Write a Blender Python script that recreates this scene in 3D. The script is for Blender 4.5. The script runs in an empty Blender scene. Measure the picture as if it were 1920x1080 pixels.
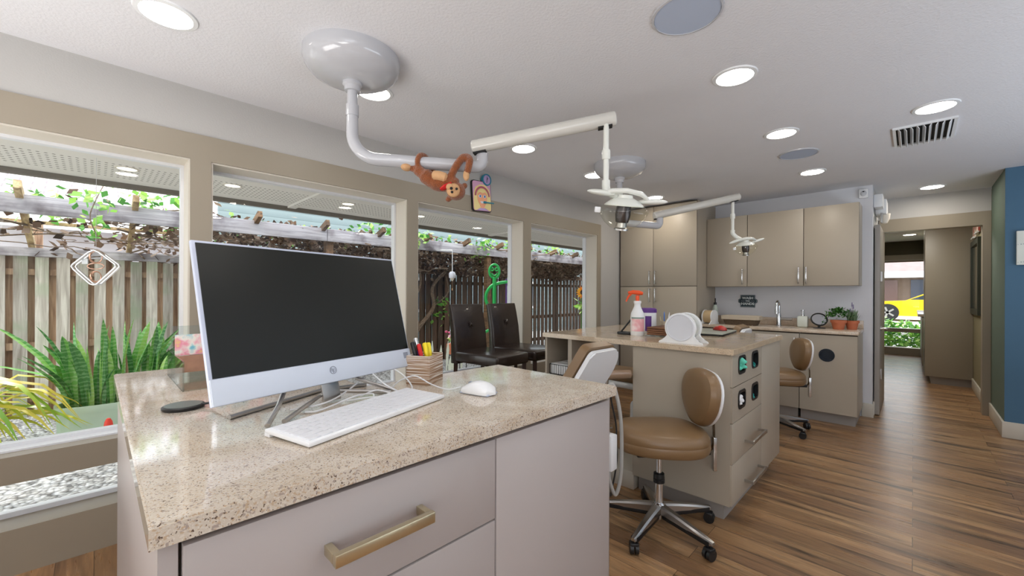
import bpy, bmesh, math, random
from mathutils import Vector, Matrix, Euler
random.seed(7)
C = bpy.context.scene.collection
SC = bpy.context.scene
PI = math.pi
R = math.radians
cos, sin = math.cos, math.sin

# ------------------------------------------------------------------ materials
def lin(c):
    if isinstance(c, str):
        c = tuple(int(c[i:i+2], 16)/255 for i in (0, 2, 4))
    return tuple(x/12.92 if x <= .04045 else ((x+.055)/1.055)**2.4 for x in c) + (1,)

def new_mat(name):
    m = bpy.data.materials.new(name); m.use_nodes = True
    nt = m.node_tree; b = nt.nodes['Principled BSDF']
    return m, nt, b

def nd(nt, t, **kw):
    n = nt.nodes.new(t)
    for k, v in kw.items():
        if hasattr(n, k): setattr(n, k, v)
        else: n.inputs[k].default_value = v
    return n

def mat(name, col, rough=.5, metal=0, var=.04, nscale=6, bump=0, bscale=200, coat=0, emit=0, spec=.5, sheen=0):
    m, nt, b = new_mat(name)
    c = lin(col)
    b.inputs['Roughness'].default_value = rough
    b.inputs['Metallic'].default_value = metal
    b.inputs['Specular IOR Level'].default_value = spec
    b.inputs['Coat Weight'].default_value = coat
    b.inputs['Sheen Weight'].default_value = sheen
    tc = nd(nt, 'ShaderNodeTexCoord')
    n = nd(nt, 'ShaderNodeTexNoise'); n.inputs['Scale'].default_value = nscale
    nt.links.new(tc.outputs['Object'], n.inputs['Vector'])
    mr = nd(nt, 'ShaderNodeMapRange'); mr.inputs['To Min'].default_value = 1-var; mr.inputs['To Max'].default_value = 1+var
    nt.links.new(n.outputs['Fac'], mr.inputs['Value'])
    mx = nd(nt, 'ShaderNodeVectorMath', operation='SCALE'); mx.inputs[0].default_value = c[:3]
    nt.links.new(mr.outputs[0], mx.inputs['Scale'])
    nt.links.new(mx.outputs[0], b.inputs['Base Color'])
    if emit:
        b.inputs['Emission Color'].default_value = c
        b.inputs['Emission Strength'].default_value = emit
    if bump:
        n2 = nd(nt, 'ShaderNodeTexNoise'); n2.inputs['Scale'].default_value = bscale; n2.inputs['Detail'].default_value = 3
        nt.links.new(tc.outputs['Object'], n2.inputs['Vector'])
        bp = nd(nt, 'ShaderNodeBump'); bp.inputs['Strength'].default_value = bump; bp.inputs['Distance'].default_value = .01
        nt.links.new(n2.outputs['Fac'], bp.inputs['Height'])
        nt.links.new(bp.outputs[0], b.inputs['Normal'])
    return m

def ramp(nt, fac, stops, interp='LINEAR'):
    r = nd(nt, 'ShaderNodeValToRGB'); r.color_ramp.interpolation = interp
    els = r.color_ramp.elements
    while len(els) < len(stops): els.new(.5)
    for e, (p, c) in zip(els, stops): e.position = p; e.color = lin(c) if not isinstance(c, float) else (c, c, c, 1)
    nt.links.new(fac, r.inputs[0]); return r

def mixc(nt, a, b, fac, blend='MIX'):
    m = nd(nt, 'ShaderNodeMix', data_type='RGBA', blend_type=blend)
    for s, v in ((6, a), (7, b), (0, fac)):
        if hasattr(v, 'links') or isinstance(v, bpy.types.NodeSocket): nt.links.new(v, m.inputs[s])
        else: m.inputs[s].default_value = v
    return m.outputs[2]

def glass_mat(name, tint='FFFFFF', refl=.06, rough=.02, tr=1.0):
    """thin clear sheet: transparent with a fresnel reflection"""
    m, nt, b = new_mat(name); nt.nodes.remove(b)
    out = nt.nodes['Material Output']
    t = nd(nt, 'ShaderNodeBsdfTransparent'); t.inputs[0].default_value = lin(tint)
    g = nd(nt, 'ShaderNodeBsdfGlossy'); g.inputs['Roughness'].default_value = rough
    lw = nd(nt, 'ShaderNodeLayerWeight'); lw.inputs['Blend'].default_value = .5
    pw = nd(nt, 'ShaderNodeMath', operation='POWER'); pw.inputs[1].default_value = 4; nt.links.new(lw.outputs['Facing'], pw.inputs[0])
    mr = nd(nt, 'ShaderNodeMapRange'); mr.inputs['To Min'].default_value = refl; mr.inputs['To Max'].default_value = min(.9, refl*9)
    nt.links.new(pw.outputs[0], mr.inputs['Value'])
    mx = nd(nt, 'ShaderNodeMixShader')
    nt.links.new(mr.outputs[0], mx.inputs[0]); nt.links.new(t.outputs[0], mx.inputs[1]); nt.links.new(g.outputs[0], mx.inputs[2])
    nt.links.new(mx.outputs[0], out.inputs[0])
    return m

def emit_mat(name, col, s):
    m, nt, b = new_mat(name); nt.nodes.remove(b)
    e = nd(nt, 'ShaderNodeEmission'); e.inputs[0].default_value = lin(col); e.inputs[1].default_value = s
    nt.links.new(e.outputs[0], nt.nodes['Material Output'].inputs[0]); return m

def floor_mat():
    m, nt, b = new_mat('plank_floor')
    tc = nd(nt, 'ShaderNodeTexCoord')
    sp = nd(nt, 'ShaderNodeSeparateXYZ'); nt.links.new(tc.outputs['Object'], sp.inputs[0])
    cb = nd(nt, 'ShaderNodeCombineXYZ'); nt.links.new(sp.outputs['Y'], cb.inputs['X']); nt.links.new(sp.outputs['X'], cb.inputs['Y'])
    br = nd(nt, 'ShaderNodeTexBrick', offset=.37, offset_frequency=2, squash=1.0)
    br.inputs['Scale'].default_value = 1; br.inputs['Brick Width'].default_value = 1.15; br.inputs['Row Height'].default_value = .118
    br.inputs['Mortar Size'].default_value = .0012; br.inputs['Mortar Smooth'].default_value = .3; br.inputs['Bias'].default_value = 0
    br.inputs['Color1'].default_value = (0, 0, 0, 1); br.inputs['Color2'].default_value = (1, 1, 1, 1); br.inputs['Mortar'].default_value = (.5, .5, .5, 1)
    nt.links.new(cb.outputs[0], br.inputs['Vector'])
    # grain streaks run along the plank, shifted per plank
    sh = nd(nt, 'ShaderNodeVectorMath', operation='SCALE'); nt.links.new(br.outputs['Color'], sh.inputs[0]); sh.inputs['Scale'].default_value = 13
    ad = nd(nt, 'ShaderNodeVectorMath', operation='ADD'); nt.links.new(cb.outputs[0], ad.inputs[0]); nt.links.new(sh.outputs[0], ad.inputs[1])
    def streak(sx, sy, det, dist=0):
        mp = nd(nt, 'ShaderNodeMapping'); mp.inputs['Scale'].default_value = (sx, sy, 1); nt.links.new(ad.outputs[0], mp.inputs[0])
        n = nd(nt, 'ShaderNodeTexNoise'); n.inputs['Scale'].default_value = 1; n.inputs['Detail'].default_value = det; n.inputs['Distortion'].default_value = dist
        nt.links.new(mp.outputs[0], n.inputs['Vector']); return n.outputs['Fac']
    n1 = streak(1.7, 17, 4, .6); n2 = streak(6, 70, 6, .3); n3 = streak(.9, 7, 3)
    base = ramp(nt, n3, [(.3, '836248'), (.5, 'A07A55'), (.7, 'B8936A')])
    dk = ramp(nt, n1, [(.30, .9), (.48, 0.0)])
    c1 = mixc(nt, base.outputs[0], lin('4A392C'), dk.outputs[0])
    fine = ramp(nt, n2, [(.3, .55), (.65, 1.15)])
    c2 = mixc(nt, c1, fine.outputs[0], .55, 'MULTIPLY')
    tone = nd(nt, 'ShaderNodeMapRange'); tone.inputs['To Min'].default_value = .78; tone.inputs['To Max'].default_value = 1.15
    nt.links.new(br.outputs['Color'], tone.inputs['Value'])
    vs = nd(nt, 'ShaderNodeVectorMath', operation='SCALE'); nt.links.new(c2, vs.inputs[0]); nt.links.new(tone.outputs[0], vs.inputs['Scale'])
    c3 = mixc(nt, vs.outputs[0], lin('3A2A1C'), br.outputs['Fac'])
    nt.links.new(c3, b.inputs['Base Color'])
    rg = ramp(nt, n2, [(.3, .34), (.7, .26)]); nt.links.new(rg.outputs[0], b.inputs['Roughness'])
    bp = nd(nt, 'ShaderNodeBump'); bp.inputs['Strength'].default_value = .25; bp.inputs['Distance'].default_value = .004
    nt.links.new(n2, bp.inputs['Height']); nt.links.new(bp.outputs[0], b.inputs['Normal'])
    return m

def quartz_mat(name, base='D9C5A8', dark='6E5644', light='F1E6D4', rough=.1, sc=1.0, amt=.0):
    m, nt, b = new_mat(name)
    tc = nd(nt, 'ShaderNodeTexCoord')
    n = nd(nt, 'ShaderNodeTexNoise'); n.inputs['Scale'].default_value = 14; n.inputs['Detail'].default_value = 4
    nt.links.new(tc.outputs['Object'], n.inputs['Vector'])
    bc = ramp(nt, n.outputs['Fac'], [(.35, base), (.65, light)])
    def vor(s, lo, hi):
        v = nd(nt, 'ShaderNodeTexNoise'); v.inputs['Scale'].default_value = s*sc; v.inputs['Detail'].default_value = 1.5
        nt.links.new(tc.outputs['Object'], v.inputs['Vector'])
        return ramp(nt, v.outputs['Fac'], [(lo, 0.0), (hi, 1.0)]).outputs[0]
    c = mixc(nt, bc.outputs[0], lin(light), vor(330, .55, .62))
    c = mixc(nt, c, lin('BFA88E'), vor(260, .58, .64))
    c = mixc(nt, c, lin(dark), vor(300, .645, .69))
    c = mixc(nt, c, lin('A89A90'), vor(170, .635, .68))
    nt.links.new(c, b.inputs['Base Color'])
    b.inputs['Roughness'].default_value = rough; b.inputs['Specular IOR Level'].default_value = .75
    return m

def wood_mat(name, c0, c1, axis='Z', scale=1.0, rough=.8, stain=None, island=True, knot=True):
    """weathered board: grain along one axis, each board its own tone"""
    m, nt, b = new_mat(name)
    tc = nd(nt, 'ShaderNodeTexCoord'); ge = nd(nt, 'ShaderNodeNewGeometry')
    ad = nd(nt, 'ShaderNodeVectorMath', operation='ADD')
    rs = nd(nt, 'ShaderNodeMath', operation='MULTIPLY'); rs.inputs[1].default_value = 37; nt.links.new(ge.outputs['Random Per Island'], rs.inputs[0])
    nt.links.new(tc.outputs['Object'], ad.inputs[0]); nt.links.new(rs.outputs[0], ad.inputs[1])
    mp = nd(nt, 'ShaderNodeMapping'); s = [34*scale]*3; s['XYZ'.index(axis)] = 2.2*scale; mp.inputs['Scale'].default_value = s
    nt.links.new(ad.outputs[0], mp.inputs[0])
    n = nd(nt, 'ShaderNodeTexNoise'); n.inputs['Scale'].default_value = 1; n.inputs['Detail'].default_value = 6; n.inputs['Distortion'].default_value = .8
    nt.links.new(mp.outputs[0], n.inputs['Vector'])
    c = ramp(nt, n.outputs['Fac'], [(.3, c0), (.68, c1)]).outputs[0]
    if stain:
        n2 = nd(nt, 'ShaderNodeTexNoise'); n2.inputs['Scale'].default_value = 3.5; n2.inputs['Detail'].default_value = 5
        nt.links.new(ad.outputs[0], n2.inputs['Vector'])
        c = mixc(nt, c, lin(stain), ramp(nt, n2.outputs['Fac'], [(.48, 0.0), (.66, .85)]).outputs[0])
    mr = nd(nt, 'ShaderNodeMapRange'); mr.inputs['To Min'].default_value = .72; mr.inputs['To Max'].default_value = 1.2
    nt.links.new(ge.outputs['Random Per Island'], mr.inputs['Value'])
    vs = nd(nt, 'ShaderNodeVectorMath', operation='SCALE'); nt.links.new(c, vs.inputs[0]); nt.links.new(mr.outputs[0], vs.inputs['Scale'])
    nt.links.new(vs.outputs[0], b.inputs['Base Color']); b.inputs['Roughness'].default_value = rough
    bp = nd(nt, 'ShaderNodeBump'); bp.inputs['Strength'].default_value = .4; bp.inputs['Distance'].default_value = .01
    nt.links.new(n.outputs['Fac'], bp.inputs['Height']); nt.links.new(bp.outputs[0], b.inputs['Normal'])
    return m

def gravel_mat():
    m, nt, b = new_mat('gravel')
    tc = nd(nt, 'ShaderNodeTexCoord')
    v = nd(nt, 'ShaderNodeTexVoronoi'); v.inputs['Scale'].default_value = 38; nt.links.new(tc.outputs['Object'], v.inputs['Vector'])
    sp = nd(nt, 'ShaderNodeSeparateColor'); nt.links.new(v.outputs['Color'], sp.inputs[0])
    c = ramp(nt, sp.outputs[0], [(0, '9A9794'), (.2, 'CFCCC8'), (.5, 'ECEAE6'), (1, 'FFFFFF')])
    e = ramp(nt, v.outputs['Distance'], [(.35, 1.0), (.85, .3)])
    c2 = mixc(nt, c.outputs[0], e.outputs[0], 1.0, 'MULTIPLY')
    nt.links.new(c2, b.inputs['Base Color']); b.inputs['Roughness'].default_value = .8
    bp = nd(nt, 'ShaderNodeBump', invert=True); bp.inputs['Strength'].default_value = 1; bp.inputs['Distance'].default_value = .02
    nt.links.new(v.outputs['Distance'], bp.inputs['Height']); nt.links.new(bp.outputs[0], b.inputs['Normal'])
    return m

def leaf_mat(name, cols, rough=.45, trans=.3):
    m, nt, b = new_mat(name)
    ge = nd(nt, 'ShaderNodeNewGeometry')
    k = len(cols)-1
    c = ramp(nt, ge.outputs['Random Per Island'], [(i/k, x) for i, x in enumerate(cols)])
    nt.links.new(c.outputs[0], b.inputs['Base Color']); b.inputs['Roughness'].default_value = rough
    t = nd(nt, 'ShaderNodeBsdfTranslucent'); nt.links.new(c.outputs[0], t.inputs[0])
    mx = nd(nt, 'ShaderNodeMixShader'); mx.inputs[0].default_value = trans
    nt.links.new(b.outputs[0], mx.inputs[1]); nt.links.new(t.outputs[0], mx.inputs[2])
    nt.links.new(mx.outputs[0], nt.nodes['Material Output'].inputs[0])
    return m

def band_leaf_mat():
    """snake plant: green with paler wavy cross bands"""
    m, nt, b = new_mat('banded_leaf')
    tc = nd(nt, 'ShaderNodeTexCoord'); ge = nd(nt, 'ShaderNodeNewGeometry')
    w = nd(nt, 'ShaderNodeTexWave', bands_direction='Z'); w.inputs['Scale'].default_value = 9; w.inputs['Distortion'].default_value = 5; w.inputs['Detail'].default_value = 3
    w.inputs['Detail Scale'].default_value = 3
    nt.links.new(tc.outputs['Object'], w.inputs['Vector'])
    a = ramp(nt, ge.outputs['Random Per Island'], [(0, '2C6E34'), (.5, '55A043'), (.8, '8CC95A'), (1, 'B4DC74')])
    l = ramp(nt, ge.outputs['Random Per Island'], [(0, '7DB47E'), (1, 'C4DFA0')])
    c = mixc(nt, a.outputs[0], l.outputs[0], ramp(nt, w.outputs['Fac'], [(.5, 0.0), (.8, .55)]).outputs[0])
    nt.links.new(c, b.inputs['Base Color']); b.inputs['Roughness'].default_value = .35
    return m

def shingle_mat():
    m, nt, b = new_mat('roof_shingles')
    tc = nd(nt, 'ShaderNodeTexCoord')
    br = nd(nt, 'ShaderNodeTexBrick'); br.inputs['Scale'].default_value = 1; br.inputs['Brick Width'].default_value = .3; br.inputs['Row Height'].default_value = .14
    br.inputs['Mortar Size'].default_value = .012
    br.inputs['Color1'].default_value = lin('A79FA2'); br.inputs['Color2'].default_value = lin('CFC7C8'); br.inputs['Mortar'].default_value = lin('7E7679')
    nt.links.new(tc.outputs['Object'], br.inputs['Vector']); nt.links.new(br.outputs['Color'], b.inputs['Base Color'])
    b.inputs['Roughness'].default_value = .9; return m

def siding_mat():
    m, nt, b = new_mat('teal_siding')
    tc = nd(nt, 'ShaderNodeTexCoord')
    w = nd(nt, 'ShaderNodeTexWave', bands_direction='Z', wave_profile='SAW'); w.inputs['Scale'].default_value = 2.2
    nt.links.new(tc.outputs['Object'], w.inputs['Vector'])
    c = ramp(nt, w.outputs['Fac'], [(0, '5E6E70'), (.1, '7E8F91'), (1, '8E9FA1')])
    nt.links.new(c.outputs[0], b.inputs['Base Color']); b.inputs['Roughness'].default_value = .7; return m

def soffit_mat():
    """painted soffit with a band of round vent holes between y=3.45 and y=4.0"""
    m, nt, b = new_mat('vented_soffit')
    tc = nd(nt, 'ShaderNodeTexCoord'); sp = nd(nt, 'ShaderNodeSeparateXYZ'); nt.links.new(tc.outputs['Object'], sp.inputs[0])
    mp = nd(nt, 'ShaderNodeMapping'); mp.inputs['Scale'].default_value = (1/.032, 1/.058, 0); nt.links.new(tc.outputs['Object'], mp.inputs[0])
    fr = nd(nt, 'ShaderNodeVectorMath', operation='FRACTION'); nt.links.new(mp.outputs[0], fr.inputs[0])
    sb = nd(nt, 'ShaderNodeVectorMath', operation='SUBTRACT'); sb.inputs[1].default_value = (.5, .5, 0); nt.links.new(fr.outputs[0], sb.inputs[0])
    ml = nd(nt, 'ShaderNodeVectorMath', operation='MULTIPLY'); ml.inputs[1].default_value = (.032, .058, 0); nt.links.new(sb.outputs[0], ml.inputs[0])
    ln = nd(nt, 'ShaderNodeVectorMath', operation='LENGTH'); nt.links.new(ml.outputs[0], ln.inputs[0])
    h = nd(nt, 'ShaderNodeMath', operation='LESS_THAN'); h.inputs[1].default_value = 0.008; nt.links.new(ln.outputs['Value'], h.inputs[0])
    g1 = nd(nt, 'ShaderNodeMath', operation='GREATER_THAN'); g1.inputs[1].default_value = 3.67; nt.links.new(sp.outputs['Y'], g1.inputs[0])
    g2 = nd(nt, 'ShaderNodeMath', operation='LESS_THAN'); g2.inputs[1].default_value = 4.1; nt.links.new(sp.outputs['Y'], g2.inputs[0])
    a = nd(nt, 'ShaderNodeMath', operation='MULTIPLY'); nt.links.new(h.outputs[0], a.inputs[0]); nt.links.new(g1.outputs[0], a.inputs[1])
    a2 = nd(nt, 'ShaderNodeMath', operation='MULTIPLY'); nt.links.new(a.outputs[0], a2.inputs[0]); nt.links.new(g2.outputs[0], a2.inputs[1])
    c = mixc(nt, lin('E2DFD9'), lin('6B675F'), a2.outputs[0])
    nt.links.new(c, b.inputs['Base Color']); b.inputs['Roughness'].default_value = .7; return m

M = {}
M['ceiling'] = mat('ceiling_paint', 'E4E4E8', .85, bump=.25, bscale=90, var=.02)
M['wall'] = mat('wall_paint', 'C6C5C4', .75, bump=.1, bscale=120, var=.02)
M['trim'] = mat('taupe_trim_paint', '9A9080', .42, var=.02)
M['reveal'] = mat('light_jamb_paint', 'D6CFC3', .5, var=.02)
M['wframe'] = mat('white_window_metal', 'E2E4E8', .35, var=.02)
M['green'] = mat('green_wall_paint', '5F7064', .7, var=.03)
M['blue'] = mat('blue_wall_paint', '466B86', .7, var=.03)
M['olive'] = mat('hall_wall_paint', '8C8468', .7, var=.03)
M['darkolive'] = mat('dark_olive_paint', '4B4636', .7)
M['base'] = mat('baseboard_paint', 'C9C3B6', .5, var=.02)
M['cab'] = mat('taupe_laminate', 'AFA595', .4, var=.025, nscale=3)
M['cabdesk'] = mat('pale_laminate', 'B2AAA7', .4, var=.02, nscale=3)
M['gap'] = mat('shadow_gap', '4A3E34', .8)
M['toe'] = mat('toe_kick', '9A9590', .5)
M['floor'] = floor_mat()
M['quartz'] = quartz_mat('quartz_desk', 'C4B6A3', '66554A', 'D6CDC0', .07)
M['quartz2'] = quartz_mat('quartz_island', 'C6B197', '6A5545', 'D6C4AA', .10)
M['quartz3'] = quartz_mat('quartz_sink', 'C4AE96', '776253', 'D8C8B4', .18)
M['chrome'] = mat('chrome', 'D8DADC', .12, 1, var=.01)
M['steel'] = mat('brushed_steel', 'BDBBB8', .3, 1, var=.03)
M['champagne'] = mat('champagne_metal', 'DDD2B2', .3, 1, var=.03)
M['black'] = mat('black_plastic', '17181A', .4, var=.05)
M['blackm'] = mat('black_matte', '101112', .7, var=.05)
M['white'] = mat('white_plastic', 'EEF0F2', .3, var=.01)
M['gwhite'] = mat('gray_white_enamel', 'BFC0C5', .15, var=.01, coat=.4)
M['arm'] = mat('cream_gray_enamel', 'CFCDC6', .18, var=.01, coat=.3)
M['lampw'] = mat('lamp_white_enamel', 'E4E6DF', .2, var=.01, coat=.3)
M['leather'] = mat('tan_leather', '836849', .33, var=.05, bump=.06, bscale=260)
M['brown'] = mat('dark_brown_leather', '2C211C', .26, var=.1, bump=.08, bscale=160, coat=.15)
M['dwood'] = mat('dark_leg_wood', '3A251B', .4)
M['screen'] = mat('dark_screen', '141612', .3, var=.05, spec=.35)
M['silver'] = mat('silver_plastic', 'C4CBDD', .35, .25, var=.01)
M['bar'] = mat('speaker_cloth', 'C9D1DE', .7, var=.01)
M['grayp'] = mat('gray_print', '8D93A0', .5)
M['cable'] = mat('white_cable', 'D9DADC', .4)
M['clear'] = glass_mat('clear_acrylic', 'F4F8F6', .09)
M['glass'] = glass_mat('window_glass', 'FDFEFE', .02, .005)
M['lens'] = glass_mat('lamp_shield', 'FFFFFA', .05, .03)
M['lamp'] = emit_mat('lamp_diffuser', 'FFF9F0', 30)
M['lamp2'] = emit_mat('lamp_diffuser_bright', 'FFF5E6', 62)
M['lampo'] = emit_mat('soffit_lamp', 'FFFBE9', 3)
M['speaker'] = mat('speaker_grille', 'B4BFD3', .8, var=.02, bump=.1, bscale=900)
M['fur'] = mat('orange_brown_fur', '8C4A1E', .9, var=.35, nscale=70, bump=.9, bscale=150, sheen=.4)
M['furtan'] = mat('tan_plush', 'D0A377', .9, var=.08, nscale=30, bump=.3, bscale=200)
M['red'] = mat('red_cloth', 'CF1F22', .6)
M['terra'] = mat('terracotta', 'BF6D4A', .75, var=.08)
M['soil'] = mat('soil', '3A2A20', .95, var=.3, nscale=60)
M['fenceL'] = wood_mat('weathered_fence', '9A9085', 'DAD4CA', 'Z', stain='A9B49A')
M['fenceB'] = wood_mat('brown_back_board', '7A5B45', 'B59A80', 'Z')
M['fenceR'] = wood_mat('shaded_fence', '3B2A1F', '6E5442', 'Z', stain='4E4538')  # right-hand boards coloured darker to stand in for shade under the vines
M['fenceRB'] = wood_mat('shaded_back_board', '2E2018', '55402F', 'Z')  # back boards of the same bays, shade put into the colour
M['beam'] = wood_mat('weathered_beam', '97939A', 'CFCDD2', 'X', stain='54484E')
M['rafter'] = wood_mat('rafter_wood', '8F734E', 'CDB58A', 'Y', stain='6B5438')
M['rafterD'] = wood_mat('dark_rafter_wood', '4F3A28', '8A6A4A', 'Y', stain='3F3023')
M['vine'] = wood_mat('vine_bark', '5D4A3A', '9A8570', 'X', 2)
M['leaf'] = leaf_mat('vine_leaf', ['2F6B2B', '5FA541', '9CCF5B', 'C9E08A'])
M['leafdry'] = leaf_mat('dry_leaf', ['33241A', '5A4230', '7D6350', 'A8937F'], .8, .15)
M['snake'] = band_leaf_mat()
M['yleaf'] = leaf_mat('yellow_green_leaf', ['7FB23A', 'B7C93C', 'E0C94A', 'EBD96A'])
M['bush'] = leaf_mat('herb_leaf', ['1E4A1A', '3B7A2C', '5E9A3E'])
M['lav'] = leaf_mat('lavender_leaf', ['6E8A66', '93A98A'])
M['purple'] = mat('purple_plastic', '5B2C82', .4)
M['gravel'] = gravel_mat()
M['shingle'] = shingle_mat()
M['siding'] = siding_mat()
M['soffit'] = soffit_mat()
M['fascia'] = mat('dark_fascia', '6A6459', .6)
M['planter'] = mat('pale_green_ceramic', 'C6DCC6', .35, var=.06, nscale=10)
M['teal'] = mat('teal_glove', '5FD0B5', .5, var=.1, nscale=40)
M['orange'] = mat('orange_plastic', 'F0561F', .35)
M['greenp'] = mat('green_foam', '20B454', .45)
M['redp'] = mat('red_foam', 'E8402C', .5)

# ------------------------------------------------------------------ mesh builder
class MB:
    def __init__(s): s.bm = bmesh.new(); s.mi = 0
    def _fin(s, faces):
        for f in faces: f.material_index = s.mi; f.smooth = True
    def box(s, x0, x1, y0, y1, z0, z1, bev=0, seg=2, mtx=None):
        r = bmesh.ops.create_cube(s.bm, size=1)
        vs = r['verts']
        for v in vs: v.co = Vector(((x0+x1)/2+v.co.x*(x1-x0), (y0+y1)/2+v.co.y*(y1-y0), (z0+z1)/2+v.co.z*(z1-z0)))
        fs = {f for v in vs for f in v.link_faces}; es = {e for v in vs for e in v.link_edges}
        s._fin(fs)
        if bev:
            rr = bmesh.ops.bevel(s.bm, geom=list(es), offset=bev, segments=seg, affect='EDGES', profile=.5, clamp_overlap=True)
            s._fin(rr['faces']); vs = list({v for f in rr['faces'] for v in f.verts} | {v for v in vs if v.is_valid})
        if mtx: bmesh.ops.transform(s.bm, matrix=mtx, verts=[v for v in vs if v.is_valid])
        return s
    def ring(s, pts): return [s.bm.verts.new(p) for p in pts]
    def skin(s, rings, closed=True, cap0=True, cap1=True):
        fs = []
        n = len(rings[0])
        for a, b in zip(rings, rings[1:]):
            for i in range(n if closed else n-1):
                j = (i+1) % n
                try: fs.append(s.bm.faces.new((a[i], a[j], b[j], b[i])))
                except ValueError: pass
        if cap0 and n > 2: fs.append(s.bm.faces.new(list(reversed(rings[0]))))
        if cap1 and n > 2: fs.append(s.bm.faces.new(rings[-1]))
        s._fin(fs); return s
    def tube(s, pts, r, seg=10, caps=True, sq=1.0):
        pts = [Vector(p) for p in pts]
        rs = r if isinstance(r, (list, tuple)) else [r]*len(pts)
        t0 = (pts[1]-pts[0]).normalized()
        up = Vector((0, 0, 1)) if abs(t0.z) < .9 else Vector((1, 0, 0))
        nrm = (up - t0*up.dot(t0)).normalized()
        rings = []
        for i, p in enumerate(pts):
            a = pts[max(i-1, 0)]; b = pts[min(i+1, len(pts)-1)]
            t = (b-a).normalized()
            nrm = (nrm - t*nrm.dot(t)).normalized(); bi = t.cross(nrm)
            rings.append(s.ring([p + (nrm*cos(2*PI*k/seg)*sq + bi*sin(2*PI*k/seg))*rs[i] for k in range(seg)]))
        return s.skin(rings, True, caps, caps)
    def cyl(s, p0, p1, r0, r1=None, seg=24):
        return s.tube([p0, p1], [r0, r0 if r1 is None else r1], seg)
    def lathe(s, prof, mtx=None, seg=28, cap0=True, cap1=True):
        m = mtx or Matrix()
        rings = [s.ring([m @ Vector((max(r, .0004)*cos(2*PI*k/seg), max(r, .0004)*sin(2*PI*k/seg), z)) for k in range(seg)]) for r, z in prof]
        return s.skin(rings, True, cap0, cap1)
    def ell(s, c, r, mtx=None, u=20, v=12):
        m = Matrix.Translation(c) @ (mtx or Matrix()) @ Matrix.Diagonal((r if not isinstance(r, (int, float)) else (r, r, r)) + (1,) if not isinstance(r, (int, float)) else (r, r, r, 1))
        rr = bmesh.ops.create_uvsphere(s.bm, u_segments=u, v_segments=v, radius=1, matrix=m)
        s._fin({f for w in rr['verts'] for f in w.link_faces}); return s
    def prism(s, poly, h, mtx=None, bev=0):
        """polygon in the xy plane, extruded h along z, then placed by mtx"""
        m = mtx or Matrix()
        a = s.ring([Vector((x, y, 0)) for x, y in poly]); b = s.ring([Vector((x, y, h)) for x, y in poly])
        n0 = len(s.bm.faces)
        s.skin([a, b])
        vs = a+b
        if bev:
            es = list({e for v in b for e in v.link_edges if all(w in b for w in e.verts)})
            rr = bmesh.ops.bevel(s.bm, geom=es, offset=bev, segments=2, affect='EDGES', clamp_overlap=True)
            s._fin(rr['faces']); vs = list({v for f in rr['faces'] for v in f.verts} | {v for v in vs if v.is_valid})
        bmesh.ops.transform(s.bm, matrix=m, verts=[v for v in vs if v.is_valid]); return s
    def plate(s, outer, holes, h, mtx=None):
        """flat plate with holes, in the xy plane, thickness h"""
        m = mtx or Matrix(); es = []; allv = []
        for lp in [outer]+holes:
            vs = s.ring([Vector((x, y, 0)) for x, y in lp]); allv += vs
            es += [s.bm.edges.new((vs[i], vs[(i+1) % len(vs)])) for i in range(len(vs))]
        r = bmesh.ops.triangle_fill(s.bm, use_beauty=True, use_dissolve=False, edges=es)
        fs = [g for g in r['geom'] if isinstance(g, bmesh.types.BMFace)]
        ex = bmesh.ops.extrude_face_region(s.bm, geom=fs)
        nv = [g for g in ex['geom'] if isinstance(g, bmesh.types.BMVert)]
        for v in nv: v.co.z += h
        al = allv+nv
        s._fin({f for v in al for f in v.link_faces})
        bmesh.ops.transform(s.bm, matrix=m, verts=al); return s
    def strip(s, pts, widths, side, thick=0):
        """leaf blade: centre line pts, half widths, side vector per blade"""
        side = Vector(side).normalized(); L = []; 
        for p, w in zip(pts, widths):
            p = Vector(p); L.append(s.ring([p-side*w, p, p+side*w]) )
        for row in L: row[1].co += Vector((0, 0, 0))
        return s.skin(L, False, False, False)
    def build(s, name, m, parent=None, sharp=38, flat=False):
        me = bpy.data.meshes.new(name)
        bmesh.ops.recalc_face_normals(s.bm, faces=s.bm.faces)
        s.bm.to_mesh(me); s.bm.free()
        for mm in (m if isinstance(m, (list, tuple)) else [m]): me.materials.append(mm)
        if flat:
            me.polygons.foreach_set('use_smooth', [False]*len(me.polygons))
        else:
            me.set_sharp_from_angle(angle=R(sharp))
        o = bpy.data.objects.new(name, me); C.objects.link(o)
        if parent is not None: adopt(o, parent)
        return o

def world(o):
    return o.matrix_basis.copy() if o.parent is None else world(o.parent) @ o.matrix_parent_inverse @ o.matrix_basis
LOCAL = set()
def adopt(o, p):
    """parent o to p; parts of a LOCAL thing are built in its own frame, all others in world coordinates"""
    o.parent = p
    q = p
    while q is not None:
        if q.name in LOCAL: return
        q = q.parent
    o.matrix_parent_inverse = world(p).inverted()

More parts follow.
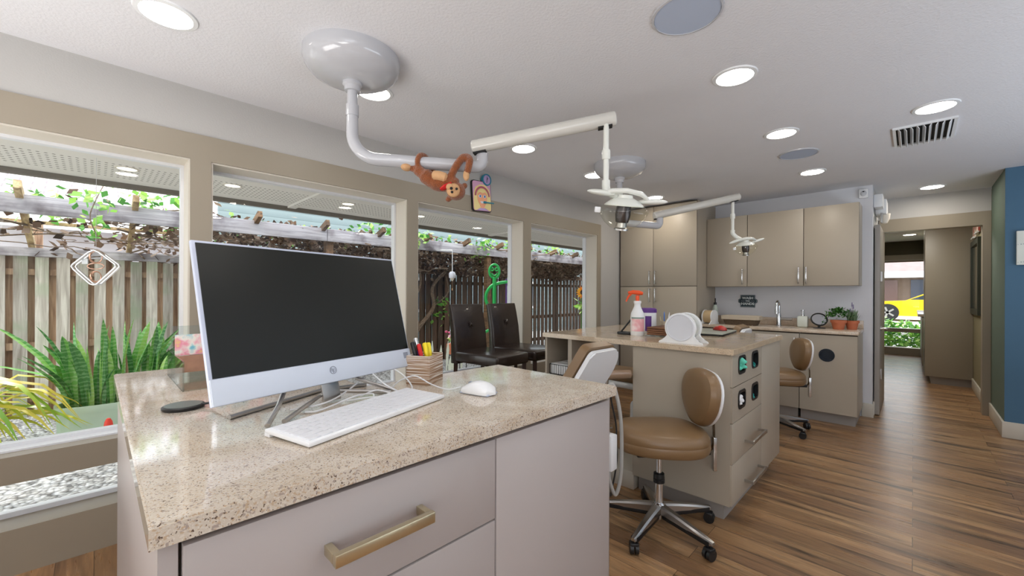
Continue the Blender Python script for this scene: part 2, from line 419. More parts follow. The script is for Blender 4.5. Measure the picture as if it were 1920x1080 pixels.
def tag(o, label=None, cat=None, group=None, kind=None):
    if label: o['label'] = label
    if cat: o['category'] = cat
    if group: o['group'] = group
    if kind: o['kind'] = kind
    return o
def thing(name, label, cat, loc=(0, 0, 0), rz=0, group=None, mtx=None):
    o = bpy.data.objects.new(name, None); C.objects.link(o); o.empty_display_size = .05
    if mtx is not None: o.matrix_basis = mtx
    else: o.location = loc; o.rotation_euler = (0, 0, rz)
    return tag(o, label, cat, group)
def lthing(*a, **k):
    """a thing whose parts are built in its own local frame"""
    o = thing(*a, **k); LOCAL.add(o.name); return o
def struct(o): o['kind'] = 'structure'; return o
def copy_tree(o, parent=None):
    c = o.copy(); C.objects.link(c)
    if parent is not None: c.parent = parent
    for ch in list(o.children): copy_tree(ch, c)
    return c
def bx(name, m, *a, parent=None, bev=0): return MB().box(*a, bev=bev).build(name, m, parent)
def arc(c, r, a0, a1, n, ax=(1, 0, 0), ay=(0, 0, 1)):
    c = Vector(c); ax = Vector(ax); ay = Vector(ay)
    return [c+ax*r*cos(a0+(a1-a0)*i/n)+ay*r*sin(a0+(a1-a0)*i/n) for i in range(n+1)]
def smooth_path(pts, n=6):
    """Catmull-Rom through the points"""
    P = [Vector(p) for p in pts]; P = [P[0]*2-P[1]]+P+[P[-1]*2-P[-2]]; out = []
    for i in range(1, len(P)-2):
        for k in range(n):
            t = k/n; a, b, c, d = P[i-1:i+3]
            out.append(.5*((2*b)+(c-a)*t+(2*a-5*b+4*c-d)*t*t+(3*b-a-3*c+d)*t**3))
    out.append(P[-2]); return out
def rrect(x0, x1, y0, y1, r, n=5):
    out = []
    for cx, cy, a in ((x1-r, y1-r, 0), (x0+r, y1-r, PI/2), (x0+r, y0+r, PI), (x1-r, y0+r, 1.5*PI)):
        out += [(cx+r*cos(a+PI/2*i/n), cy+r*sin(a+PI/2*i/n)) for i in range(n+1)]
    return out
def frame(o, x, y, z=None):
    """matrix with given origin and x/y axes"""
    x = Vector(x).normalized(); y = Vector(y); y = (y-x*x.dot(y)).normalized(); z = x.cross(y)
    m = Matrix((x, y, z)).transposed().to_4x4(); m.translation = Vector(o); return m
def text(name, s, size, m, mtx, parent, depth=.0008, bold=0):
    cu = bpy.data.curves.new(name, 'FONT'); cu.body = s; cu.size = size; cu.align_x = 'CENTER'; cu.align_y = 'CENTER'; cu.extrude = depth; cu.offset = bold
    t = bpy.data.objects.new(name, cu)
    C.objects.link(t); bpy.context.view_layer.update()
    me = bpy.data.meshes.new_from_object(t.evaluated_get(bpy.context.evaluated_depsgraph_get()))
    bpy.data.objects.remove(t); me.name = name; me.materials.clear(); me.materials.append(m)
    o = bpy.data.objects.new(name, me); C.objects.link(o); o.matrix_basis = mtx
    if parent is not None: adopt(o, parent)
    return o
def remesh(o, vox=.004, smooth=4):
    md = o.modifiers.new('r', 'REMESH'); md.mode = 'VOXEL'; md.voxel_size = vox; md.use_smooth_shade = True
    s2 = o.modifiers.new('s', 'SMOOTH'); s2.iterations = smooth; s2.factor = .5
    bpy.context.view_layer.update()
    me = bpy.data.meshes.new_from_object(o.evaluated_get(bpy.context.evaluated_depsgraph_get()))
    old = list(o.data.materials); o.modifiers.clear(); o.data = me; me.materials.clear()
    for m in old: me.materials.append(m)
    return o

# ------------------------------------------------------------------ the room
ZC = 2.268; XB = 5.30; YW = 2.70
struct(bx('floor', M['floor'], -2.2, 11.6, -3.2, 2.9, -.05, 0))
struct(bx('ceiling', M['ceiling'], -2.2, 11.6, -3.2, 2.9, ZC, ZC+.05))
w = MB().box(-2.2, XB, YW, 2.9, 2.027, ZC); w.box(-2.2, -.94, YW, 2.9, 0, 2.027); w.box(4.274, XB, YW, 2.9, 0, 2.027)
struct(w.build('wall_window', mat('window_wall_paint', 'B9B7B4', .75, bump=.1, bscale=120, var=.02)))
struct(bx('trim_1', M['trim'], -.94, 4.274, 2.692, 2.9, 1.894, 2.027))
posts = [(-.94, -.85), (.346, .436), (1.628, 1.72), (2.903, 3.011), (4.193, 4.274)]
for i, (a, b) in enumerate(posts): struct(bx('trim_%d' % (i+2), M['trim'], a, b, 2.692, 2.9, 0, 1.894))
struct(bx('trim_7', M['trim'], -.85, 4.193, 2.694, 2.9, 0, .195))
wins = [(-.85, .346), (.436, 1.628), (1.72, 2.903), (3.011, 4.193)]
for i, (a, b) in enumerate(wins):
    g = MB(); t = .022; y0, y1 = 2.846, 2.89
    for z0, z1 in ((.195, .385), (.5, 1.894)):
        g.box(a, b, y0, y1, z0, z0+t); g.box(a, b, y0, y1, z1-t, z1)
        g.box(a, a+t, y0, y1, z0+t, z1-t); g.box(b-t, b, y0, y1, z0+t, z1-t)
    o = struct(g.build('window_%d' % (i+1), M['wframe']))
    bx('rail', M['trim'], a, b, 2.70, 2.845, .385, .5, parent=o)
    bx('ledge', M['wframe'], a, b, 2.78, 2.90, .5, .508, parent=o)
    j = MB(); j.box(a, a+.008, 2.70, 2.846, .5, 1.886).box(b-.008, b, 2.70, 2.846, .5, 1.886).box(a, b, 2.70, 2.846, 1.886, 1.894)
    j.build('jamb', M['reveal'], o)
    bx('pane', M['glass'], a+t, b-t, 2.864, 2.868, .5+t, 1.894-t, parent=o)
    bx('pane', M['glass'], a+t, b-t, 2.864, 2.868, .195+t, .385-t, parent=o)
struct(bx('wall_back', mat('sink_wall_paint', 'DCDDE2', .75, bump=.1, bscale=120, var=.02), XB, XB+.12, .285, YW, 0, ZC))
struct(bx('wall_jog', M['wall'], XB+.12, 6.36, .285, .40, 0, ZC))
struct(bx('wall_doorway', M['wall'], 6.22, 6.34, -.55, .285, 2.037, ZC))
dt = MB(); dt.box(6.205, 6.34, .236, .278, 0, 1.899).box(6.205, 6.34, -.548, -.493, 0, 1.899).box(6.205, 6.34, -.548, .278, 1.899, 2.037)
struct(dt.build('trim_8', M['trim']))
struct(bx('wall_right', M['green'], 5.372, 6.205, -.67, -.55, 0, ZC))
struct(bx('wall_right_hall', M['olive'], 6.34, 11.6, -.67, -.55, 0, ZC))
struct(bx('wall_front', M['blue'], 5.37, 5.50, -3.2, -.5502, 0, ZC))
struct(bx('wall_near', M['wall'], -2.2, 5.37, -3.3, -3.2, 0, ZC))
struct(bx('wall_left', M['wall'], -2.3, -2.2, -3.3, 2.9, 0, ZC))
struct(bx('wall_left_hall', M['olive'], 6.36, 11.6, .80, .92, 0, ZC))
fw = MB(); fw.box(11.3, 11.5, -.55, .8, 1.892, 2.0).box(11.3, 11.5, -.55, -.2, 0, 1.892).box(11.3, 11.5, .75, .8, 0, 1.892).box(11.3, 11.5, -.2, .75, 0, .142)
struct(fw.build('wall_far', M['trim']))
struct(bx('trim_9', M['darkolive'], 11.29, 11.5, -.55, .8, 2.0, ZC))
wf = MB(); wf.box(11.3, 11.45, -.2, .75, .452, .527).box(11.42, 11.45, -.2, -.17, .142, 1.892).box(11.42, 11.45, .72, .75, .142, 1.892).box(11.42, 11.45, -.2, .75, 1.86, 1.892)
o = struct(wf.build('window_5', M['trim']))
bx('pane', M['glass'], 11.43, 11.434, -.17, .72, .527, 1.86, parent=o)
bx('pane', M['glass'], 11.43, 11.434, -.17, .72, .142, .452, parent=o)
# baseboards
def bboard(name, *a): struct(bx(name, M['base'], *a, 0, .135, bev=.004))
bboard('baseboard_jog', 5.42, 6.2, .272, .285); bboard('baseboard_back', 5.285, 5.30, .272, .36)
bboard('baseboard_right', 5.372, 6.205, -.55, -.535); bboard('baseboard_front', 5.355, 5.37, -3.2, -.535)
bboard('baseboard_hall', 6.34, 7.87, -.55, -.535)
# the open door lying along the jog wall
d = MB().box(5.425, 6.2, .236, .276, .01, 1.893, bev=.003).build('door_1', mat('door_paint', 'A39D95', .45)); struct(d)
for z in (.40, 1.38, 1.97):
    MB().box(5.50, 5.56, .231, .237, z-.05, z+.05, bev=.002).cyl((5.53, .227, z-.05), (5.53, .227, z+.05), .008, seg=10).build('hinge', M['steel'], d)
h = MB(); h.cyl((5.50, .237, .86), (5.50, .225, .86), .025); h.tube([(5.50, .225, .86), (5.50, .185, .86), (5.52, .175, .86), (5.61, .175, .86)], .009)
h.build('lever_handle', M['chrome'], d)

# ------------------------------------------------------------------ ceiling fittings
def ceiling_light(x, y, label, r=.1):
    t = thing('ceiling_light', label, 'ceiling light', (x, y, ZC), group='recessed ceiling lights')
    MB().lathe([(r*.80, -.001), (r*.82, -.008), (r*.97, -.006), (r, 0)], Matrix.Translation((x, y, ZC)), 36, False, False).build('trim_ring', M['white'], t)
    MB().lathe([(.0, -.003), (r*.81, -.003), (r*.81, -.001)], Matrix.Translation((x, y, ZC)), 36).build('diffuser', M['lamp2'] if 4 < x < 5.9 else M['lamp'], t)
L = 'round recessed ceiling light '
for x, y, lb in [(.19, 2.06, L+'in the near left corner, above the first window'), (1.04, 2.06, L+'half hidden by the big round lamp mount'),
                 (2.215, 2.06, L+'just below the near slanted lamp arm'), (3.155, 2.06, L+'partly behind the second round lamp mount'),
                 (4.346, 2.05, L+'in front of the tall cabinet'), (2.2, .63, L+'nearest of the middle row, right of the near lamp arm'),
                 (3.193, .63, L+'between the middle row and the far round speaker'), (4.38, .633, L+'in front of the wall cabinets'),
                 (5.795, -.13, L+'over the hallway door opening'), (3.348, -.087, L+'beside the air vent, right edge'),
                 (10.1, .05, L+'seen through the doorway in the far hall')]:
    ceiling_light(x, y, lb)
for x, y in ((.2, .63), (1.2, -.087), (1.2, -1.4), (3.35, -1.4), (-1, .63), (-1, -1), (-1.0, 2.06), (7.0, .1), (8.9, .1)):   # rows carried on unseen for fill light, plus two added to brighten the hall
    t = thing('ceiling_light', L+'out of the frame, added for fill light', 'ceiling light', (x, y, ZC), group='recessed ceiling lights out of frame')
    MB().lathe([(.08, -.001), (.082, -.008), (.097, -.006), (.1, 0)], Matrix.Translation((x, y, ZC)), 24, False, False).build('trim_ring', M['white'], t)
    MB().lathe([(0, -.003), (.081, -.003), (.081, -.001)], Matrix.Translation((x, y, ZC)), 24).build('diffuser', M['lamp'], t)
for x, y, lb in ((1.581, .621, 'large round bluish ceiling speaker cut by the top edge of the view'), (3.745, .627, 'far round ceiling speaker between two recessed lights')):
    t = thing('ceiling_speaker', lb, 'ceiling speaker', (x, y, ZC), group='round ceiling speakers')
    MB().lathe([(0, -.006), (.118, -.006), (.118, 0)], Matrix.Translation((x, y, ZC)), 40).build('grille', M['speaker'], t)
    MB().lathe([(.118, -.001), (.119, -.009), (.126, -.007), (.128, 0)], Matrix.Translation((x, y, ZC)), 40, False, False).build('rim', M['gwhite'], t)
t = thing('ceiling_vent', 'rectangular white ceiling air vent with angled louvres', 'air vent', (3.82, -.045, ZC))
v = MB(); v.box(3.60, 4.04, .085, .10, ZC-.012, ZC).box(3.60, 4.04, -.19, -.175, ZC-.012, ZC).box(3.60, 3.615, -.175, .085, ZC-.012, ZC).box(4.025, 4.04, -.175, .085, ZC-.012, ZC)
v.build('frame', M['white'], t)
v = MB()
for i in range(9):
    y = .068-i*.0285
    v.box(3.615, 4.025, -.0015, .0015, -.014, .014, mtx=Matrix.Translation((0, y, ZC-.016)) @ Matrix.Rotation(R(-28 if i < 5 else 28), 4, 'X'))
v.build('louvres', M['white'], t)
bx('backing', M['blackm'], 3.615, 4.025, -.175, .085, ZC-.002, ZC-.0005, parent=t)

# ------------------------------------------------------------------ dental lights
def dental_light(label, c, za, pa, sl, sr, drop, head, rots, armr=.029):
    """canopy on the ceiling, stem and arm, slanted spring arm, drop rod and lamp head"""
    t = thing('dental_light', label, 'dental light', (c[0], c[1], ZC), group='ceiling mounted dental lights')
    mc = Matrix.Translation((c[0], c[1], ZC))
    MB().lathe([(.208, 0), (.208, -.03), (.200, -.055), (.175, -.082), (.13, -.103), (.08, -.115), (.0, -.119)], mc, 48, False, True).build('canopy', M['gwhite'], t)
    MB().lathe([(.03, -.112), (.043, -.114), (.043, -.128), (.036, -.135), (.034, -.155), (.0, -.156)], mc, 28).build('collar', M['gwhite'], t)
    d = Vector((pa[0]-c[0], pa[1]-c[1], 0)); L0 = d.length; d.normalize()
    rb = .11
    p = [Vector((c[0], c[1], ZC-.15)), Vector((c[0], c[1], 2.02))]
    MB().tube(p, .0225, 20).build('stem', M['gwhite'], t)
    cc = Vector((c[0], c[1], za+rb))+d*rb
    bend = arc(cc, rb, PI, 1.5*PI, 10, d)
    e = Vector((pa[0], pa[1], za))
    MB().lathe([(.028, 0), (.028, -.05), (0, -.05)], Matrix.Translation((c[0], c[1], 2.05)), 20).tube([Vector((c[0], c[1], 2.005))]+bend+[e-d*.035]+arc(e-d*.035+Vector((0, 0, .035)), .035, 1.5*PI, 2*PI, 6, d)[1:]+[e+Vector((0, 0, .07))], [.025]+[.026+.003*i/11 for i in range(11)]+[armr]*8, 20).build('arm', M['gwhite'], t)
    sl, sr = Vector(sl), Vector(sr); u = (sr-sl).normalized()
    MB().tube([sl-u*.004, sl, sl+u*.003, sr-u*.003, sr, sr+u*.004], [.026, .031, .0325, .0325, .031, .026], 24).build('spring_arm', M['arm'], t)
    for q in (sl+u*.035, sr-u*.045):
        MB().box(-.032, .032, -.016, .016, -.006, .006, mtx=frame(q-Vector((0, 0, .0305)), u, Vector((-u.y, u.x, 0)))).build('slot', M['blackm'], t)
    dr = [Vector(q) for q in drop]
    MB().tube([dr[0]+Vector((0, 0, .0)), dr[1]], .0125, 14).lathe([(.017, .02), (.019, .015), (.019, -.02), (.016, -.024)], Matrix.Translation(dr[0]*.45+dr[1]*.55), 16).build('drop_rod', M['lampw'], t)
    MB().tube(smooth_path(dr[1:], 5), .0185, 14).build('elbow', M['lampw'], t)
    hm = head
    rd = MB(); rd.lathe([(.0, .055), (.03, .052), (.034, .04), (.055, .032), (.078, .014), (.084, .006), (.078, .006), (.05, .022), (.0, .026)], hm @ Matrix.Scale(.82, 4, (0, 1, 0)), 36)
    rd.build('reflector', M['lampw'], t)
    MB().lathe([(.082, .010), (.104, -.008), (.106, -.016), (.098, -.034), (.078, -.062), (.048, -.086), (.024, -.092), (.0, -.092)], hm @ Matrix.Scale(.82, 4, (0, 1, 0)), 36, False, True).build('shield', M['lens'], t)
    MB().lathe([(.012, .02), (.03, .012), (.033, -.03), (.027, -.062), (.0, -.064)], hm, 24).build('bulb_shroud', mat('dark_chrome', '4A4648', .25, .7), t)
    MB().lathe([(.022, -.064), (.024, -.084), (.03, -.089), (.03, -.096), (.0, -.097)], hm, 24).build('end_cap', M['steel'], t)
    MB().tube([hm @ Vector(q) for q in ((-.10, .0, .05), (-.06, -.02, .065), (0, -.02, .07), (.06, -.02, .06), (.11, 0, .03))], [.008, .012, .012, .012, .007], 10).build('yoke', M['lampw'], t)
    for sx, q, ry in ((-1, (-.105, -.01, .055), rots[0]), (1, (.118, .0, .032), rots[1])):
        MB().ell((0, 0, 0), (.062, .022, .0125), hm @ Matrix.Translation(q) @ Matrix.Rotation(R(ry), 4, 'Y') @ Matrix.Rotation(R(-8*sx), 4, 'Z')).build('handle', M['lampw'], t)
    MB().box(-.012, .012, -.008, .008, -.012, .012, bev=.003, mtx=hm @ Matrix.Translation((-.112, -.01, -.016))).build('latch', M['white'], t)
    return t
RI = Vector((.7004, -.7138, 0)); FW = Vector((.7138, .7004, 0))
hm1 = frame((1.672, .935, 1.585), RI, FW) @ Matrix.Rotation(R(4), 4, 'Y') @ Matrix.Rotation(R(14), 4, 'X') @ Matrix.Scale(1.06, 4)
dental_light('near dental light on long jointed white arm with the plush monkey hanging from it', (.82, 1.83), 1.812, (1.325, 1.508), (1.285, 1.53, 1.905), (1.657, .972, 1.995),
             [(1.627, 1.0, 1.975), (1.627, 1.0, 1.71), (1.628, .998, 1.668), (1.645, .985, 1.655), (1.672, .95, 1.632)], hm1, (3, -4))
hm2 = frame((4.005, 1.055, 1.625), RI, FW) @ Matrix.Rotation(R(-8), 4, 'Y') @ Matrix.Rotation(R(10), 4, 'X') @ Matrix.Scale(.92, 4)
dental_light('far dental light whose clear lamp hangs before the wall cabinets', (3.03, 1.735), 1.785, (3.43, 1.573), (3.40, 1.608, 1.874), (3.968, 1.10, 2.056),
             [(3.929, 1.137, 2.035), (3.929, 1.137, 1.76), (3.93, 1.136, 1.73), (3.95, 1.115, 1.70), (3.985, 1.08, 1.672)], hm2, (-12, -12))

# ------------------------------------------------------------------ front desk
ZD = .915
o = MB().prism([(.045, .645), (1.114, .645), (1.114, 1.166), (.56, 1.166), (.56, 1.94), (.045, 1.94)], .029, Matrix.Translation((0, 0, ZD-.029)), bev=.003).build('desk_worktop', M['quartz'])
tag(o, 'glossy speckled beige quartz worktop of the near desk under the computer', 'worktop')
t = thing('desk_cabinet', 'pale taupe desk cabinet with brass-toned drawer handle, nearest in view', 'cabinet', (.58, .9, 0))
cb = MB(); cb.box(.075, 1.10, .684, 1.15, .1, .884).box(.075, .545, 1.15, 1.925, .1, .884).box(.09, 1.08, .73, 1.13, 0, .1).box(.055, .075, .668, 1.93, 0, .884)
cb.build('carcass', M['cabdesk'], t)
bx('shadow_gap', M['gap'], .078, 1.10, .681, .6845, .1, .884, parent=t)
for z0, z1, hz in ((.696, .872, .79), (.398, .692, .60), (.105, .394, .30)):
    dr = bx('drawer', M['cabdesk'], .079, .622, .66, .681, z0, z1, bev=.0015, parent=t)
    g = MB(); g.box(.253, .432, .615, .627, hz-.010, hz+.010, bev=.0015).box(.253, .265, .627, .66, hz-.008, hz+.008, bev=.001).box(.420, .432, .627, .66, hz-.008, hz+.008, bev=.001)
    g.build('handle', M['champagne'], dr)
bx('door', M['cabdesk'], .626, 1.10, .66, .681, .105, .872, bev=.0015, parent=t)

# computer
BL = Vector((.160, .970, .970))
mm = Matrix.Translation(BL) @ Matrix.Rotation(R(14.84), 4, 'Z') @ Matrix.Rotation(R(-15), 4, 'X')
t = lthing('desktop_computer', 'silver all-in-one desktop computer with dark blank screen on the near desk', 'computer', mtx=mm)
W_, H_ = .55, .345
MB().box(0, W_, .002, .012, 0, H_, bev=.002).box(.01, W_-.01, .012, .03, .01, H_-.01, bev=.008).box(.14, .41, .03, .05, .03, .2, bev=.01).build('housing', M['silver'], t)
bx('screen', M['screen'], .007, W_-.005, 0, .003, .055, H_-.006, parent=t)
o = MB().box(.001, W_-.001, -.002, .003, .001, .054, bev=.001).build('speaker_bar', M['bar'], t)
lg = MB(); lg.lathe([(.0082, 0), (.0098, 0), (.0098, .0008), (.0082, .0008)], Matrix.Translation((.272, -.0022, .030)) @ Matrix.Rotation(R(90), 4, 'X'), 32, False, False)
lg.build('logo_ring', M['grayp'], t)
text('logo', 'hp', .016, M['grayp'], Matrix.Translation((.272, -.0024, .031)) @ Matrix.Rotation(R(90), 4, 'X') @ Matrix.Shear('XY', 4, (.25, 0)), t, .0004)
bx('sticker', M['grayp'], .519, .537, -.0026, -.0018, .026, .044, parent=t)
st = MB(); i = mm.inverted()
def LP(*p): return i @ Vector(p)
st.box(.255, .305, .028, .036, -.045, .09, bev=.002)
st.tube([LP(.207, 1.07, .9205), LP(.455, 1.195, .9205), LP(.57, 1.17, .9205)], .0055, 8)
st.tube([LP(.249, .947, .9205), LP(.285, 1.0, .945), LP(.325, 1.07, .985)], .0055, 8)
st.tube([LP(.282, .953, .9205), LP(.422, 1.085, .9405), LP(.575, 1.035, .9205)], .0055, 8)
st.tube([LP(.50, 1.09, .962), LP(.592, 1.045, .9205)], .005, 8)
st.build('stand', M['steel'], t)

# keyboard
mk = Matrix.Translation((.441, .893, ZD)) @ Matrix.Rotation(R(17), 4, 'Z') @ Matrix.Rotation(R(2.2), 4, 'X')
t = lthing('keyboard', 'slim white computer keyboard in front of the computer', 'keyboard', mtx=mk)
MB().box(-.200, .200, -.066, .066, .004, .0125, bev=.002).box(-.2, .2, .05, .066, -.0015, .008, bev=.001).build('body', M['white'], t)
KW = mat('key_white', 'E4E6EA', .45)
rows = [[1]*15+[1]*3, [1]*13+[1.9]+[1]*4, [1.4]+[1]*12+[1.5]+[1]*4, [1.7]+[1]*11+[2.2]+[1]*4, [2.2]+[1]*10+[2.6]+[1]*3+[1], [1.2, 1.2, 1.2, 5.6, 1.2, 1.2, 1.2, 1, 1, 1, 1, 1]]
k = .0193
for r, row in enumerate(rows):
    tot = sum(row); x = -.193; kw = .386/tot
    for wd in row:
        MB().box(x+.0008, x+wd*kw-.0008, .040-r*k, .040-r*k+k-.0016, .0125, .0148, bev=.0006, seg=1).build('key', KW, t); x += wd*kw
# mouse and its cable
def mouse(label, loc, rz, m1, m2=None, s=1):
    t = lthing('computer_mouse', label, 'mouse', mtx=Matrix.Translation(loc) @ Matrix.Rotation(rz, 4, 'Z') @ Matrix.Scale(s, 4))
    b = MB(); rings = []
    for q in range(9):
        f = q/8; y = -.056+.112*f; wd = .031*(max(0, 1-(2*f-1)**4))**.5*(1-.1*f)+.002; hh = .004+.034*(max(0, sin(PI*min(1, f*1.0)*.98+.03)))**.7*(1.08-.3*f)
        rings.append(b.ring([(wd*cos(a)*1.0, y, max(.003, .009+(hh-.009)*max(0, sin(a))**.75) if sin(a) > 0 else .003) for a in [2*PI*j/20 for j in range(20)]]))
    b.skin(rings); b.build('shell', m1, t)
    MB().box(-.026, .026, -.048, .046, 0, .006, bev=.003).build('base', m2 or m1, t)
    MB().cyl((-.003, .026, .024), (.003, .026, .024), .007, seg=16).build('scroll_wheel', M['grayp'], t)
    return t
tm = mouse('white corded computer mouse on the near desk beside the keyboard', (.752, .868, ZD), R(15), M['white'], M['silver'])
mi = world(tm).inverted()
MB().tube(smooth_path([mi @ Vector(p) for p in ((.735, .925, .926), (.705, .95, .92), (.66, .965, .94), (.63, 1.0, .962), (.605, 1.04, .945), (.585, 1.06, .921), (.56, 1.09, .918))], 6), .0018, 8).build('cable', M['cable'], tm)
# loose cables behind the keyboard
for q, (pts, lb) in enumerate((([(.32, 1.04, .92), (.38, 1.02, .925), (.45, 1.06, .93), (.53, 1.10, .96), (.55, 1.13, .98)], 'white cable running from under the computer towards its stand'),
                               ([(.34, 1.0, .919), (.36, .985, .92), (.40, 1.0, .922), (.47, 1.02, .93), (.52, 1.03, .925), (.50, .99, .919)], 'looped white cable lying just behind the keyboard'),
                               ([(.53, 1.12, .97), (.58, 1.12, .99), (.63, 1.08, .96), (.64, 1.03, .925), (.60, 1.0, .92), (.56, 1.02, .94), (.54, 1.07, .97)], 'coil of white cable beside the computer stand'),
                               ([(.45, 1.03, .919), (.50, 1.00, .925), (.56, .98, .92), (.54, 1.04, .93), (.49, 1.04, .922)], 'short white cable loop under the right of the screen'))):
    tag(MB().tube(smooth_path(pts, 8), .0022, 8).build('white_cable', M['cable']), lb, 'cable', 'white cables behind the keyboard')
# charging pad
t = thing('charging_pad', 'round black charging pad with its cord, left of the computer', 'charging pad', (.148, 1.262, ZD))
MB().lathe([(0, 0), (.040, 0), (.042, .003), (.042, .007), (.039, .009), (0, .009)], Matrix.Translation((.150, 1.255, ZD)), 40).build('pad', M['black'], t)
MB().lathe([(0, 0), (.037, 0), (.037, .0006), (0, .0006)], Matrix.Translation((.150, 1.255, ZD+.009)), 40).build('top_disc', mat('gray_green_rubber', '5F6B66', .3), t)
MB().tube(smooth_path([(.182, 1.235, .923), (.20, 1.228, .926), (.225, 1.225, .945), (.26, 1.22, .955), (.33, 1.20, .94)], 6), .0028, 8).build('cord', M['black'], t)
# acrylic stand with cards
t = thing('acrylic_stand', 'clear acrylic card stand at the back left of the near desk', 'stand', (.28, 1.7, ZD))
a = MB(); a.box(.172, .176, 1.46, 1.80, ZD, ZD+.085).box(.172, .44, 1.46, 1.80, ZD, ZD+.003).box(.436, .44, 1.46, 1.80, ZD, ZD+.085)
a.box(.172, .44, 1.70, 1.703, ZD+.003, ZD+.17)
a.build('holder', M['clear'], t)
def card_mat():
    m, nt, b = new_mat('painted_card'); tc = nd(nt, 'ShaderNodeTexCoord')
    n = nd(nt, 'ShaderNodeTexNoise'); n.inputs['Scale'].default_value = 22; n.inputs['Detail'].default_value = 3; nt.links.new(tc.outputs['Object'], n.inputs['Vector'])
    c = ramp(nt, n.outputs['Fac'], [(.3, 'F4E36A'), (.4, 'F29AB0'), (.5, 'F6EFE6'), (.6, '7CC9D8'), (.7, 'B47CC8')])
    nt.links.new(c.outputs[0], b.inputs['Base Color']); b.inputs['Roughness'].default_value = .4; return m
CM = card_mat()
o = MB().box(.18, .43, 1.688, 1.694, ZD+.075, ZD+.142).build('greeting_card', CM); tag(o, 'colourful painted card in the clear acrylic stand', 'card')
o = MB().box(.18, .43, 1.678, 1.682, ZD+.02, ZD+.074).build('leaflet', mat('brown_leaflet', 'B98A72', .5, var=.4, nscale=25)); tag(o, 'brown and white leaflet below the painted card', 'leaflet')
# pen box
def wash_mat():
    m, nt, b = new_mat('whitewashed_wood'); tc = nd(nt, 'ShaderNodeTexCoord')
    mp = nd(nt, 'ShaderNodeMapping'); mp.inputs['Scale'].default_value = (5, 5, 420); nt.links.new(tc.outputs['Object'], mp.inputs[0])
    n = nd(nt, 'ShaderNodeTexNoise'); n.inputs['Scale'].default_value = 1; n.inputs['Detail'].default_value = 4; nt.links.new(mp.outputs[0], n.inputs['Vector'])
    c = ramp(nt, n.outputs['Fac'], [(.4, '8A6A50'), (.52, 'A98B70'), (.58, 'E9E4DC'), (.8, 'F2EFEA')])
    nt.links.new(c.outputs[0], b.inputs['Base Color']); b.inputs['Roughness'].default_value = .8; return m
mp_ = Matrix.Translation((.707, 1.041, ZD)) @ Matrix.Rotation(R(30), 4, 'Z')
t = lthing('pen_box', 'square whitewashed wooden pen box on the near desk', 'pen holder', mtx=mp_)
S_ = .098; Hb = .088; bw = .006
b = MB(); b.box(0, S_, 0, bw, 0, Hb, bev=.001).box(0, S_, S_-bw-.02, S_-.02, 0, Hb, bev=.001).box(0, bw, bw, S_-bw-.02, 0, Hb, bev=.001).box(S_-bw, S_, bw, S_-bw-.02, 0, Hb, bev=.001)
b.build('sides', wash_mat(), t); bx('bottom', M['dwood'], bw, S_-bw, bw, S_-.02-bw, .001, .006, parent=t)
def pen(label, m, cap, x, y, lean, tw, L=.125, r=.0055):
    mx = mp_ @ Matrix.Translation((x, y, .0075)) @ Matrix.Rotation(R(lean), 4, 'X') @ Matrix.Rotation(R(tw), 4, 'Y')
    t = lthing('marker_pen', label, 'pen', mtx=mx, group='pens in the wooden box')
    MB().lathe([(r*.7, 0), (r, .004), (r, L*.72), (r*1.05, L*.72)], None, 14).build('barrel', m, t)
    MB().lathe([(r*1.12, L*.70), (r*1.12, L-.004), (r*.7, L), (0, L)], None, 14).build('cap', cap, t)
pen('black marker, leftmost pen in the wooden box', M['black'], M['black'], .032, .040, -15, -3, .124, .0062)
pen('purple pen with a silver cap in the wooden box', M['purple'], M['chrome'], .044, .033, -15, -2, .136, .006)
pen('red marker between the purple and yellow pens', M['red'], M['red'], .030, .022, -15, 0, .118, .006)
YM = mat('yellow_plastic', 'F2DC1E', .35)
pen('yellow highlighter beside the red marker', YM, YM, .048, .0185, -12, 2, .118, .007)
pen('rearmost yellow highlighter, rightmost pen in the box', YM, YM, .066, .0185, -11, 3, .116, .007)

# hoses and box on the right side of the desk
t = thing('hose_holder', 'narrow white hose holder on a thin post just past the near desk end', 'hose holder', (1.42, .865, 0))
MB().box(1.405, 1.452, .835, .875, .50, .64, bev=.006).build('box', M['white'], t)
MB().tube([(1.42, .865, .02), (1.42, .865, .83)], .012, 12).lathe([(.10, 0), (.10, .012), (.03, .025), (.015, .03)], Matrix.Translation((1.42, .865, 0)), 28).build('post', M['steel'], t)
tag(MB().tube(smooth_path([(1.42, .865, .825), (1.438, .85, .835), (1.449, .838, .79), (1.458, .827, .711), (1.463, .823, .60), (1.460, .826, .47), (1.445, .84, .40), (1.425, .855, .46), (1.425, .857, .505)], 8), .0075, 10).build('gray_hose', mat('gray_rubber', 'A7A6A2', .5)), 'gray hose looping down beside the near desk end to the white holder', 'hose')
tag(MB().tube(smooth_path([(1.42, .87, .81), (1.432, .86, .815), (1.44, .855, .76), (1.45, .842, .68), (1.452, .84, .60), (1.462, .845, .52), (1.45, .86, .42), (1.43, .87, .48)], 8), .0035, 8).build('black_cable', M['black']), 'thin black cable hanging behind the gray hose', 'cable')

